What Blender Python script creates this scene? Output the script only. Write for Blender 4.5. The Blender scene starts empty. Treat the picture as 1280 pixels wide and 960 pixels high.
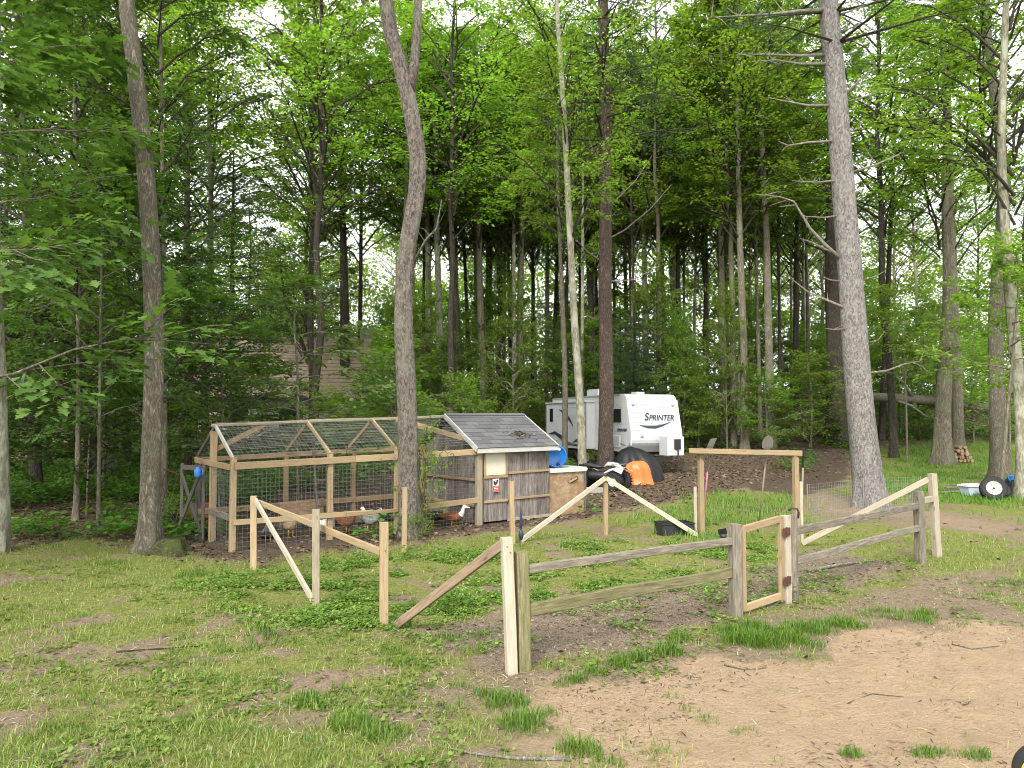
import bpy, math, random
import numpy as np
from mathutils import Vector, Matrix, Quaternion

R = math.radians
SC = bpy.context.scene
COL = SC.collection

# ------------------------------------------------------------------ camera
F_PX, W_PX, H_PX = 930.0, 1280.0, 960.0
CAM_Z, PITCH = 2.35, R(2.77)
cd = bpy.data.cameras.new("camera"); cam = bpy.data.objects.new("camera", cd); COL.objects.link(cam)
cam.location = (0, 0, CAM_Z); cam.rotation_euler = (R(90) + PITCH, 0, 0)
cd.sensor_width = 36; cd.lens = 36 * F_PX / W_PX; cd.clip_start = .05; cd.clip_end = 3000
SC.camera = cam
SC.render.resolution_x, SC.render.resolution_y = 1024, 768

# ------------------------------------------------------------------ overcast sky + soft sun
SUN_EL, SUN_AZ = R(40), R(196)          # azimuth clockwise from +Y: behind the camera, a little to the left
w = bpy.data.worlds.new("World"); SC.world = w; w.use_nodes = True
nt = w.node_tree; bg = nt.nodes["Background"]
sky = nt.nodes.new("ShaderNodeTexSky"); sky.sky_type = 'NISHITA'; sky.sun_disc = False
sky.sun_elevation = SUN_EL; sky.sun_rotation = SUN_AZ; sky.dust_density = 4.0; sky.air_density = 1.0; sky.ozone_density = 1.0
hs = nt.nodes.new("ShaderNodeHueSaturation"); hs.inputs['Saturation'].default_value = .16
ov = nt.nodes.new("ShaderNodeMix"); ov.data_type = 'RGBA'; ov.inputs[0].default_value = .72
ov.inputs[7].default_value = (7.6, 7.75, 8.0, 1)   # even cloud layer
nt.links.new(sky.outputs[0], hs.inputs['Color']); nt.links.new(hs.outputs[0], ov.inputs[6])
nt.links.new(ov.outputs[2], bg.inputs[0]); bg.inputs[1].default_value = .12
sl = bpy.data.lights.new("sun", 'SUN'); sl.energy = 1.5; sl.angle = R(14); sl.color = (1, .96, .9)
so = bpy.data.objects.new("sun", sl); COL.objects.link(so)
sd = Vector((math.sin(SUN_AZ) * math.cos(SUN_EL), math.cos(SUN_AZ) * math.cos(SUN_EL), math.sin(SUN_EL)))
so.rotation_euler = sd.to_track_quat('Z', 'Y').to_euler(); so.location = sd * 60

vs = SC.view_settings
vs.view_transform = 'Standard'; vs.look = 'None'; vs.gamma = 1; vs.use_curve_mapping = False
vs.exposure = 1.72
cy = SC.cycles
cy.max_bounces = 10; cy.diffuse_bounces = 6; cy.glossy_bounces = 2; cy.transmission_bounces = 6; cy.transparent_max_bounces = 6
cy.caustics_reflective = False; cy.caustics_refractive = False; cy.use_denoising = True
cy.sample_clamp_indirect = 6; cy.filter_width = 1.0

# ------------------------------------------------------------------ noise, terrain, pixel rays
def _hash(ix, iy, s):
    h = (ix.astype(np.int64) * 374761393 + iy.astype(np.int64) * 668265263 + s * 1442695041) & 0xffffffff
    h = ((h ^ (h >> 13)) * 1274126177) & 0xffffffff
    return ((h ^ (h >> 16)) & 0xffff) / 65535.0
def vnoise(x, y, s=0):
    x = np.asarray(x, float); y = np.asarray(y, float)
    ix = np.floor(x); iy = np.floor(y); fx = x - ix; fy = y - iy
    fx = fx * fx * (3 - 2 * fx); fy = fy * fy * (3 - 2 * fy)
    a = _hash(ix, iy, s); b = _hash(ix + 1, iy, s); c = _hash(ix, iy + 1, s); d = _hash(ix + 1, iy + 1, s)
    return (a + (b - a) * fx) * (1 - fy) + (c + (d - c) * fx) * fy
def fbm(x, y, s=0, o=3):
    v = 0; am = .5; t = 0
    for i in range(o):
        v = v + am * vnoise(np.asarray(x) * 2 ** i, np.asarray(y) * 2 ** i, s + i * 17); t += am; am *= .5
    return v / t
def sstep(a, b, x):
    t = np.clip((x - a) / (b - a), 0, 1); return t * t * (3 - 2 * t)
MOUNDS = [(-2.72, 8.05, .13, .24), (-1.62, 6.75, .11, .2), (-1.25, 7.0, .10, .2), (-2.94, 5.2, .09, .28), (-.45, 6.5, .06, .2), (-2.3, 7.6, .07, .2)]
def TZ(x, y):
    x = np.asarray(x, float); y = np.asarray(y, float)
    z = .02 * np.clip(y - 17, 0, 15)
    u = np.clip(y - 31, 0, 60); z = z + np.where(u < 6, u * u / 12 * .095, (u - 3) * .095)
    z = z + .10 * (fbm(x * .25, y * .25, 5, 2) - .5) * sstep(18, 30, y) * 3
    near = 1 - sstep(14, 24, y)
    z = z + near * (.07 * (fbm(x * .9, y * .9, 3, 3) - .5) + .03 * (vnoise(x * 4.1, y * 4.1, 9) - .5))
    z = z + near * .035 * (vnoise(x * 2.6, y * 2.6, 61) - .5) * sstep(-1, 1, x - .5) 
    for mx, my, mh, mr in MOUNDS: z = z + mh * np.exp(-((x - mx) ** 2 + (y - my) ** 2) / mr ** 2) * (.75 + .5 * vnoise(x * 9, y * 9, 4))
    return z
def Tz(x, y): return float(TZ(np.array([x]), np.array([y]))[0])
CP, SP = math.cos(PITCH), math.sin(PITCH)
def ray(px, py):
    dx = (px - 640) / F_PX; dy = (480 - py) / F_PX
    return Vector((dx, CP - dy * SP, SP + dy * CP))
def at(px, py, Y):                      # point on the pixel's ray at depth Y
    d = ray(px, py); return Vector((0, 0, CAM_Z)) + d * (Y / d.y)
_TS = np.concatenate([np.arange(2, 40, .05), np.arange(40, 300, .5)])
def G(px, py):                          # where that ray meets the ground
    d = ray(px, py); o = 0.0; ts = _TS
    for it in range(3):
        below = (CAM_Z + d.z * ts) <= TZ(d.x * ts, d.y * ts)
        i = int(np.argmax(below)) if below.any() else len(ts) - 1
        ts = np.linspace(ts[max(i - 1, 0)], ts[i], 30)
    p = Vector((0, 0, CAM_Z)) + d * float(ts[-1])
    return Vector((p.x, p.y, Tz(p.x, p.y)))
def up_to(base, px, py):                # point at base's depth seen at the given pixel
    return at(px, py, base.y)

# ------------------------------------------------------------------ materials
MATS = {}
def mat_base(name):
    m = bpy.data.materials.new(name); m.use_nodes = True; MATS[name] = m
    return m, m.node_tree, m.node_tree.nodes["Principled BSDF"]
def N(t, kind, **kw):
    n = t.nodes.new(kind)
    for k, v in kw.items():
        if k in n.inputs: n.inputs[k].default_value = v
        else: setattr(n, k, v)
    return n
def ramp(t, src, stops):
    r = t.nodes.new("ShaderNodeValToRGB"); e = r.color_ramp.elements
    while len(e) < len(stops): e.new(.5)
    for i, (p, c) in enumerate(stops):
        e[i].position = p; e[i].color = (c[0], c[1], c[2], 1)
    t.links.new(src, r.inputs[0]); return r.outputs[0]
def mixc(t, f, a, b, mode='MIX'):
    n = t.nodes.new("ShaderNodeMix"); n.data_type = 'RGBA'; n.blend_type = mode
    for sock, v in ((n.inputs[0], f), (n.inputs[6], a), (n.inputs[7], b)):
        if isinstance(v, (int, float)): sock.default_value = v
        elif isinstance(v, (tuple, list)): sock.default_value = (v[0], v[1], v[2], 1)
        else: t.links.new(v, sock)
    return n.outputs[2]
def mth(t, op, a, b=None):
    n = t.nodes.new("ShaderNodeMath"); n.operation = op
    for i, v in enumerate((a, b)):
        if v is None: continue
        if isinstance(v, (int, float)): n.inputs[i].default_value = v
        else: t.links.new(v, n.inputs[i])
    return n.outputs[0]
def coords(t, scale=(1, 1, 1), kind='Object'):
    c = t.nodes.new("ShaderNodeTexCoord"); m = t.nodes.new("ShaderNodeMapping")
    m.inputs['Scale'].default_value = scale; t.links.new(c.outputs[kind], m.inputs[0]); return m.outputs[0]
def noisef(t, vec, scale, detail=4, rough=.6, dist=0):
    n = N(t, "ShaderNodeTexNoise", Scale=scale, Detail=detail, Roughness=rough, Distortion=dist)
    t.links.new(vec, n.inputs['Vector']); return n.outputs[0]
def bump(t, b, h, strength, dist=.02):
    n = N(t, "ShaderNodeBump", Strength=strength, Distance=dist); t.links.new(h, n.inputs['Height'])
    t.links.new(n.outputs[0], b.inputs['Normal'])
def objrand(t): return t.nodes.new("ShaderNodeObjectInfo").outputs['Random']

def m_plain(name, c, rough=.6, metal=0, var=.12, scale=8, spec=.4):
    m, t, b = mat_base(name)
    n = noisef(t, coords(t), scale, 5)
    col = mixc(t, n, tuple(x * (1 - var * 2) for x in c), tuple(min(1, x * (1 + var)) for x in c))
    t.links.new(col, b.inputs['Base Color']); b.inputs['Metallic'].default_value = metal
    b.inputs['Specular IOR Level'].default_value = spec
    t.links.new(mth(t, 'MULTIPLY_ADD', n, .25) if False else mth(t, 'ADD', mth(t, 'MULTIPLY', n, .2), rough - .1), b.inputs['Roughness'])
    bump(t, b, n, .12, .01); return m
def m_wood(name, dark, light, stain=(.1, .1, .05), stain_amt=.25, knots=True, rnd=.35):
    m, t, b = mat_base(name)
    r = objrand(t)
    c = t.nodes.new("ShaderNodeTexCoord"); add = t.nodes.new("ShaderNodeVectorMath"); add.operation = 'ADD'
    comb = t.nodes.new("ShaderNodeCombineXYZ"); t.links.new(mth(t, 'MULTIPLY', r, 31), comb.inputs[0]); t.links.new(mth(t, 'MULTIPLY', r, 7), comb.inputs[1])
    t.links.new(c.outputs['Object'], add.inputs[0]); t.links.new(comb.outputs[0], add.inputs[1])
    mp = t.nodes.new("ShaderNodeMapping"); mp.inputs['Scale'].default_value = (1.3, 16, 16); t.links.new(add.outputs[0], mp.inputs[0])
    mp2 = t.nodes.new("ShaderNodeMapping"); mp2.inputs['Scale'].default_value = (2.0, 5, 5); t.links.new(add.outputs[0], mp2.inputs[0])
    g = noisef(t, mp.outputs[0], 3, 6, .7, .6); s = noisef(t, mp2.outputs[0], 1.6, 4, .65)
    col = ramp(t, g, [(.3, dark), (.52, tuple((a + d) / 2 for a, d in zip(dark, light))), (.7, light)])
    col = mixc(t, mth(t, 'MULTIPLY', ramp(t, s, [(.45, (0, 0, 0)), (.75, (1, 1, 1))]), stain_amt), col, stain)
    if knots:
        v = N(t, "ShaderNodeTexVoronoi", Scale=1.4); mp3 = t.nodes.new("ShaderNodeMapping"); mp3.inputs['Scale'].default_value = (1.6, 5, 5)
        t.links.new(add.outputs[0], mp3.inputs[0]); t.links.new(mp3.outputs[0], v.inputs['Vector'])
        k = ramp(t, v.outputs['Distance'], [(.06, (1, 1, 1)), (.12, (0, 0, 0))])
        col = mixc(t, mth(t, 'MULTIPLY', k, .65), col, tuple(x * .4 for x in dark))
    f = mth(t, 'ADD', mth(t, 'MULTIPLY', r, rnd), 1 - rnd * .5)
    cc = t.nodes.new("ShaderNodeVectorMath"); cc.operation = 'SCALE'; t.links.new(col, cc.inputs[0]); t.links.new(f, cc.inputs['Scale'])
    t.links.new(cc.outputs[0], b.inputs['Base Color']); b.inputs['Roughness'].default_value = .8; b.inputs['Specular IOR Level'].default_value = .25
    bump(t, b, g, .35, .006); return m
def m_bark(name, dark, light, sc=(9, 9, 2.2), lichen=None, lich_amt=.3, bstr=.8, scaly=0.0):
    m, t, b = mat_base(name)
    v = coords(t, sc)
    n1 = noisef(t, v, 1.5, 8, .72, 1.2); n2 = noisef(t, v, 4.2, 5, .7, .4)
    ridge = mth(t, 'ABSOLUTE', mth(t, 'SUBTRACT', mth(t, 'MULTIPLY', n1, 2), 1))      # furrows where the noise crosses its middle
    hgt = mth(t, 'ADD', mth(t, 'MULTIPLY', ramp(t, ridge, [(.0, (0, 0, 0)), (.22, (1, 1, 1))]), .5), mth(t, 'MULTIPLY', n2, .6))
    if scaly:
        vo = N(t, "ShaderNodeTexVoronoi", Scale=2.6); wv = t.nodes.new("ShaderNodeVectorMath"); wv.operation = 'ADD'
        nn = N(t, "ShaderNodeTexNoise", Scale=2.0, Detail=4); t.links.new(v, nn.inputs['Vector']); t.links.new(v, wv.inputs[0]); t.links.new(nn.outputs['Color'], wv.inputs[1]); t.links.new(wv.outputs[0], vo.inputs['Vector'])
        cell = t.nodes.new("ShaderNodeSeparateColor"); t.links.new(vo.outputs['Color'], cell.inputs[0])
        hgt = mth(t, 'ADD', mth(t, 'MULTIPLY', hgt, 1 - scaly), mth(t, 'MULTIPLY', cell.outputs[0], scaly))
    col = ramp(t, hgt, [(.22, dark), (.5, tuple(x * .55 + y * .45 for x, y in zip(dark, light))), (.82, light)])
    if lichen:
        l = noisef(t, coords(t, (1.6, 1.6, .8)), 1.7, 5, .7)
        col = mixc(t, mth(t, 'MULTIPLY', ramp(t, l, [(.48, (0, 0, 0)), (.62, (1, 1, 1))]), lich_amt), col, lichen)
    t.links.new(col, b.inputs['Base Color']); b.inputs['Roughness'].default_value = .9; b.inputs['Specular IOR Level'].default_value = .15
    bump(t, b, hgt, bstr, .07); return m
def m_leaf(name, c1, c2, c3, trans=.38, rough=.5):
    m, t, b = mat_base(name)
    isl = t.nodes.new("ShaderNodeNewGeometry").outputs['Random Per Island']
    col = ramp(t, isl, [(0, c1), (.55, c2), (1, c3)])
    r = objrand(t)
    hsv = N(t, "ShaderNodeHueSaturation"); t.links.new(col, hsv.inputs['Color'])
    t.links.new(mth(t, 'ADD', mth(t, 'MULTIPLY', r, .025), .4875), hsv.inputs['Hue'])
    t.links.new(mth(t, 'ADD', mth(t, 'MULTIPLY', r, .4), .8), hsv.inputs['Value'])
    out = t.nodes["Material Output"]
    t.links.new(hsv.outputs[0], b.inputs['Base Color']); b.inputs['Roughness'].default_value = rough; b.inputs['Specular IOR Level'].default_value = .28
    tr = t.nodes.new("ShaderNodeBsdfTranslucent")
    tc = mixc(t, 1.0, hsv.outputs[0], (1.25, 1.35, .6), 'MULTIPLY'); t.links.new(tc, tr.inputs[0])
    mx = t.nodes.new("ShaderNodeMixShader"); mx.inputs[0].default_value = trans
    t.links.new(b.outputs[0], mx.inputs[1]); t.links.new(tr.outputs[0], mx.inputs[2]); t.links.new(mx.outputs[0], out.inputs[0]); return m

m_wood('pine_new', (.22, .152, .08), (.36, .265, .155), (.24, .21, .14), .55)
m_wood('pine_white', (.27, .225, .16), (.41, .365, .285), (.27, .24, .18), .55)
m_wood('pine_grey', (0.159, 0.130, 0.087), (0.303, 0.253, 0.181), (.16, .16, .12), .4)
m_wood('split_rail', (.065, .054, .041), (.28, .243, .185), (.10, .10, .065), .6, True, .2)
m_wood('split_green', (.06, .055, .025), (.27, .235, .125), (.11, .125, .04), .65, True, .2)
m_wood('brace_brown', (0.134, 0.092, 0.059), (0.286, 0.210, 0.134), (.09, .08, .06), .4)
m_wood('barn_board', (.05, .04, .034), (.27, .24, .215), (.05, .034, .024), .65, False, .5)
m_wood('board_dark', (.05, .045, .04), (.16, .14, .12), (.05, .05, .04), .4)
m_wood('board_white', (0.303, 0.289, 0.260), (0.491, 0.477, 0.433), (.25, .2, .15), .35, False, .15)
m_wood('plywood', (0.168, 0.101, 0.050), (0.302, 0.193, 0.101), (.42, .36, .28), .6, True, .1)
m_wood('batten', (0.202, 0.137, 0.072), (0.333, 0.239, 0.130), (.2, .16, .1), .3)
m_wood('firewood', (.16, .10, .06), (.45, .32, .19), (.1, .07, .05), .3, False)
m_bark('bark_brown', (.072, .062, .046), (.29, .255, .195), (9, 9, 2.5), (.17, .18, .12), .35)
m_bark('bark_pine', (.085, .077, .071), (.335, .312, .29), (13, 13, 5.5), (.32, .29, .25), .25, .7, .45)
m_bark('bark_cherry', (0.051, 0.043, 0.037), (0.289, 0.246, 0.208), (13, 13, 6), (.27, .27, .2), .4, .8, .4)
m_bark('bark_redpine', (.04, .03, .024), (.19, .14, .11), (9, 9, 2.5))
m_bark('bark_pale', (0.111, 0.106, 0.072), (0.306, 0.289, 0.212), (5, 5, 1.2), (.40, .40, .31), .7, .35)
m_bark('bark_maple', (0.063, 0.055, 0.041), (0.276, 0.241, 0.178), (8, 8, 1.6), (.2, .215, .13), .45, .6)
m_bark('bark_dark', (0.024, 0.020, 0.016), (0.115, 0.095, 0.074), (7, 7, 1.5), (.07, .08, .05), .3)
m_bark('bark_moss', (.03, .03, .018), (.13, .13, .06), (7, 7, 5), (.09, .12, .025), .8)
m_bark('bark_dead', (0.170, 0.149, 0.123), (0.425, 0.383, 0.323), (6, 6, 6))
m_leaf('leaf_maple', (.085, .155, .022), (.12, .21, .03), (.17, .265, .045), .62)
m_leaf('leaf_light', (.12, .205, .03), (.17, .275, .042), (.235, .335, .065), .63)
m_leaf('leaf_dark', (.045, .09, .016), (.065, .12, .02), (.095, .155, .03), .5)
m_leaf('leaf_oak', (.06, .12, .025), (.09, .165, .035), (.13, .21, .05), .42)
m_leaf('needle', (.02, .05, .018), (.035, .075, .028), (.06, .105, .04), .2)
m_leaf('needle_soft', (.04, .09, .035), (.06, .12, .05), (.09, .15, .065), .25)
m_leaf('grass', (.09, .14, .022), (.165, .225, .042), (.31, .325, .11), .38)
m_leaf('grass_deep', (.055, .14, .018), (.10, .19, .022), (.15, .23, .035), .38)
m_leaf('straw', (.17, .14, .08), (.28, .235, .14), (.42, .37, .25), .2, .7)
m_leaf('clover', (.085, .165, .028), (.16, .26, .045), (.27, .36, .09), .45)
m_leaf('fern', (.05, .13, .018), (.085, .19, .022), (.13, .24, .035), .4)
m_leaf('crumb', (.035, .025, .018), (.07, .05, .035), (.17, .12, .085), .05, .9)
m_leaf('dead_leaf', (.055, .036, .022), (.115, .075, .045), (.24, .175, .115), .1, .8)
m_plain('white_paint', (.46, .46, .44), .45); m_plain('trailer_white', (.47, .475, .475), .32, 0, .05, 2, .5)
m_plain('trailer_grey', (.24, .24, .23), .5); m_plain('black_plastic', (.02, .02, .022), .5)
m_plain('rubber', (.022, .021, .020), .85, 0, .25, 30); m_plain('navy', (.02, .025, .06), .4)
m_plain('black_tarp', (.006, .0065, .008), .5, 0, .2, 5, .35); m_plain('orange_tarp', (.62, .15, .03), .45, 0, .1, 5)
m_plain('drum_blue', (.012, .14, .46), .35, 0, .1, 4, .5); m_plain('blue_item', (.03, .18, .5), .5)
m_plain('wire', (.26, .26, .25), .45, .6); m_plain('wire_dark', (.12, .12, .115), .5, .5); m_plain('steel', (.34, .34, .33), .4, .8)
m_plain('rust', (.085, .035, .022), .85, 0, .3, 30); m_plain('red_paint', (.17, .02, .013), .55); m_plain('sign_red', (.5, .03, .03), .5)
m_plain('pink', (.72, .22, .32), .5); m_plain('glass_dark', (.012, .014, .016), .12, 0, .05); m_plain('rim_white', (.72, .70, .66), .4)
m_plain('clear_bin', (.42, .48, .55), .3); m_plain('cloth_pale', (.5, .46, .36), .8, 0, .1, 20); m_plain('yellow', (.75, .62, .06), .45)
m_plain('stone', (.28, .26, .23), .9, 0, .25, 6); m_plain('house_roof', (.34, .25, .19), .9, 0, .2, 6); m_plain('house_wall', (.42, .36, .30), .8)
m_plain('earth', (.26, .20, .14), .95, 0, .3, 25); m_plain('lint', (.65, .65, .66), .6)
for nm, c in (('feather_brown', (.20, .07, .025)), ('feather_white', (.72, .69, .62)), ('feather_grey', (.22, .22, .22)), ('feather_black', (.015, .016, .02)), ('feather_tan', (.42, .30, .16))):
    m_plain(nm, c, .75, 0, .35, 40)
m_plain('comb_red', (.45, .03, .03), .6); m_plain('leg_yellow', (.5, .33, .06), .6)
def m_shingle():
    m, t, b = mat_base('shingle'); r = objrand(t)
    n = noisef(t, coords(t), 60, 3); c = ramp(t, r, [(0, (.045, .045, .048)), (.5, (.075, .074, .077)), (1, (.12, .115, .115))])
    t.links.new(mixc(t, .5, c, ramp(t, n, [(.3, (.03, .03, .032)), (.7, (.14, .138, .138))])), b.inputs['Base Color']); b.inputs['Roughness'].default_value = .95
    bump(t, b, n, .4, .004)
m_shingle()

# ------------------------------------------------------------------ object helpers
def wl(o):
    v = Vector((0, 0, 0))
    while o is not None: v += o.location; o = o.parent
    return v
def tag(o, label=None, cat=None, group=None, kind=None):
    if label: o['label'] = label
    if cat: o['category'] = cat
    if group: o['group'] = group
    if kind: o['kind'] = kind
    return o
def thing(name, label, cat, loc=(0, 0, 0), rz=0, group=None):
    o = bpy.data.objects.new(name, None); COL.objects.link(o); o.empty_display_size = .1
    o.location = loc; o.rotation_euler = (0, 0, rz)
    return tag(o, label, cat, group)
def link(name, me, parent=None, loc=None):
    o = bpy.data.objects.new(name, me); COL.objects.link(o)
    if parent: o.parent = parent
    if loc is not None: o.location = loc
    return o
class MB:
    def __init__(s): s.v = []; s.f = []; s.mi = []; s.cur = 0
    def add(s, vs, fs):
        o = len(s.v); s.v += [tuple(v) for v in vs]
        for f in fs: s.f.append(tuple(i + o for i in f)); s.mi.append(s.cur)
        return s
    def box(s, c, d, rot=None):
        vs = [Vector((x * d[0] / 2, y * d[1] / 2, z * d[2] / 2)) for x in (-1, 1) for y in (-1, 1) for z in (-1, 1)]
        if rot is not None: vs = [rot @ v for v in vs]
        return s.add([v + Vector(c) for v in vs], [(0, 1, 3, 2), (4, 6, 7, 5), (0, 4, 5, 1), (2, 3, 7, 6), (0, 2, 6, 4), (1, 5, 7, 3)])
    def beam(s, p0, p1, w, t, up=(0, 0, 1)):
        p0 = Vector(p0); p1 = Vector(p1); x = (p1 - p0); L = x.length; x.normalize()
        y = Vector(up).cross(x)
        if y.length < 1e-4: y = Vector((0, 1, 0)).cross(x)
        y.normalize(); z = x.cross(y)
        rot = Matrix((x, y, z)).transposed()
        return s.box((p0 + p1) / 2, (L, t, w), rot)
    def tube(s, pts, rad, n=8, caps=True, sy=None):
        pts = [Vector(p) for p in pts]; rings = []
        up = Vector((0, 0, 1)); d0 = (pts[1] - pts[0]).normalized()
        a = d0.cross(up)
        if a.length < .05: a = d0.cross(Vector((0, 1, 0)))
        a.normalize(); vs = []
        for i, p in enumerate(pts):
            d = (pts[min(i + 1, len(pts) - 1)] - pts[max(i - 1, 0)]).normalized()
            a = (a - d * a.dot(d)).normalized(); b = d.cross(a)
            r = rad[i] if hasattr(rad, '__len__') else rad
            ra, rb = r if hasattr(r, '__len__') else (r, r)
            for k in range(n):
                th = 2 * math.pi * k / n
                vs.append(p + a * (ra * math.cos(th)) + b * (rb * math.sin(th)))
        m = len(pts); fs = [(i * n + k, i * n + (k + 1) % n, (i + 1) * n + (k + 1) % n, (i + 1) * n + k) for i in range(m - 1) for k in range(n)]
        if caps: fs += [tuple(range(n))[::-1], tuple((m - 1) * n + k for k in range(n))]
        return s.add(vs, fs)
    def lathe(s, prof, n=20, axis='Z', c=(0, 0, 0)):
        vs = []
        for r, h in prof:
            for k in range(n):
                th = 2 * math.pi * k / n; a, b = r * math.cos(th), r * math.sin(th)
                q = (a, b, h) if axis == 'Z' else ((h, a, b) if axis == 'X' else (b, h, a))
                vs.append(Vector(q) + Vector(c))
        m = len(prof)
        return s.add(vs, [(i * n + k, i * n + (k + 1) % n, (i + 1) * n + (k + 1) % n, (i + 1) * n + k) for i in range(m - 1) for k in range(n)])
    def prism(s, poly, ext):                    # 3D polygon extruded by a vector
        n = len(poly); e = Vector(ext); vs = [Vector(p) for p in poly] + [Vector(p) + e for p in poly]
        return s.add(vs, [tuple(range(n))[::-1], tuple(range(n, 2 * n))] + [(i, (i + 1) % n, n + (i + 1) % n, n + i) for i in range(n)])
    def build(s, name, mats, parent=None, smooth=False, origin=None, local=False):
        if isinstance(mats, str): mats = [mats]
        o = Vector(origin) if origin is not None else Vector((0, 0, 0))
        if not local and origin is None:
            a = np.array(s.v); o = Vector((a[:, 0].mean(), a[:, 1].mean(), a[:, 2].min()))
        me = bpy.data.meshes.new(name); me.from_pydata([(v[0] - o.x, v[1] - o.y, v[2] - o.z) for v in s.v], [], s.f)
        for m in mats: me.materials.append(MATS[m])
        me.polygons.foreach_set('material_index', s.mi)
        if smooth: me.polygons.foreach_set('use_smooth', [True] * len(s.f))
        ob = link(name, me, parent)
        ob.location = o - (wl(parent) if (parent and not local) else Vector((0, 0, 0)))
        return ob
def plank(name, p0, p1, wd, th, mat, parent=None, up=(0, 0, 1), ch=.006, local=False, wob=0, seed=0):
    """board with its length on local X (grain follows it); wd is its size along `up`, th across"""
    p0 = Vector(p0); p1 = Vector(p1); x = p1 - p0; L = x.length; x.normalize()
    y = Vector(up).cross(x)
    if y.length < 1e-3: y = Vector((0, 1, 0)).cross(x)
    y.normalize(); z = x.cross(y)
    hw, ht = wd / 2, th / 2; ch = min(ch, hw * .4, ht * .4)
    sec = [(-ht + ch, -hw), (ht - ch, -hw), (ht, -hw + ch), (ht, hw - ch), (ht - ch, hw), (-ht + ch, hw), (-ht, hw - ch), (-ht, -hw + ch)]
    auto = not wob and L > .9
    if auto: wob = .0022; seed = int(abs(p0.x * 37 + p1.z * 91 + L * 13) * 10)
    rr = random.Random(seed); ns = 5 if wob else 1; vs = []; fs = []
    for i in range(ns + 1):
        u = i / ns; a = rr.uniform(-wob, wob); b2 = rr.uniform(-wob, wob); k = 1 + rr.uniform(-1, 1) * wob * 4
        for (a1, b1) in sec: vs.append((u * L, a1 * k + a, b1 * k + b2))
    for i in range(ns):
        for k in range(8): fs.append((i * 8 + k, i * 8 + (k + 1) % 8, i * 8 + 8 + (k + 1) % 8, i * 8 + 8 + k))
    fs += [tuple(range(8))[::-1], tuple(ns * 8 + k for k in range(8))]
    me = bpy.data.meshes.new(name); me.from_pydata(vs, [], fs); me.materials.append(MATS[mat])
    o = link(name, me, parent)
    o.rotation_euler = Matrix((x, y, z)).transposed().to_euler()
    o.location = p0 - (wl(parent) if parent and not local else Vector((0, 0, 0)))
    return o
def post(name, base, top, wd, mat, parent=None, sink=.12, yaw=(1, .3, 0), seed=0, wob=0):
    b = Vector(base) - Vector((0, 0, sink)); return plank(name, b, top, wd, wd, mat, parent, up=yaw, ch=wd * .06, wob=wob, seed=seed)

def np_mesh(name, V, Fc, mat):
    """V (n,3) array, Fc (m,3) triangles"""
    me = bpy.data.meshes.new(name); V = np.asarray(V, np.float32); Fc = np.asarray(Fc, np.int32)
    me.vertices.add(len(V)); me.vertices.foreach_set('co', V.ravel())
    me.loops.add(len(Fc) * 3); me.loops.foreach_set('vertex_index', Fc.ravel())
    me.polygons.add(len(Fc)); me.polygons.foreach_set('loop_start', np.arange(len(Fc), dtype=np.int32) * 3)
    try: me.polygons.foreach_set('loop_total', np.full(len(Fc), 3, np.int32))
    except Exception: pass
    me.materials.append(MATS[mat]); me.update(calc_edges=True); return me
def unit(a): return a / np.maximum(np.linalg.norm(a, axis=1, keepdims=True), 1e-9)
LEAF_FAR = (np.array([(0, 0, 0), (.42, .36, .07), (1, 0, -.05), (.42, -.36, .07)]), [(0, 1, 2), (0, 2, 3)])
_o = [(0, 0), (.1, .16), (.3, .12), (.34, .36), (.52, .18), (.66, .34), (.76, .15), (1, 0), (.76, -.15), (.66, -.34), (.52, -.18), (.34, -.36), (.3, -.12), (.1, -.16)]
LEAF_OAK = (np.array([(a, b, .12 * abs(b) - .08 * a * a) for a, b in _o]), [(0, 1, 2), (0, 2, 4), (2, 3, 4), (0, 4, 6), (4, 5, 6), (0, 6, 7), (0, 7, 8), (0, 8, 10), (8, 9, 10), (0, 10, 12), (10, 11, 12), (0, 12, 13)])
LEAF_NEEDLE = (np.array([(0, .012, 0), (0, -.012, 0), (1, 0, -.04)]), [(0, 1, 2)])
LEAF_BLADE = (np.array([(0, .045, 0), (0, -.045, 0), (.55, .036, .06), (.55, -.036, .06), (1, 0, -.06)]), [(0, 1, 3), (0, 3, 2), (2, 3, 4)])
LEAF_ROUND = (np.array([(0, 0, 0), (.25, .4, .04), (.75, .42, .04), (1, 0, 0), (.75, -.42, .04), (.25, -.4, .04)]), [(0, 1, 2), (0, 2, 3), (0, 3, 4), (0, 4, 5)])
def leaves(name, P, A, Nn, S, shape, mat):
    """one small real leaf at each P, growing along A, facing Nn, of length S"""
    A = unit(A); B = unit(np.cross(Nn, A)); C = np.cross(A, B); tv, tf = shape; k = len(tv)
    V = P[:, None, :] + S[:, None, None] * (tv[None, :, 0:1] * A[:, None, :] + tv[None, :, 1:2] * B[:, None, :] + tv[None, :, 2:3] * C[:, None, :])
    Fc = (np.arange(len(P))[:, None, None] * k + np.array(tf)[None]).reshape(-1, 3)
    return np_mesh(name, V.reshape(-1, 3), Fc, mat)

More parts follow.
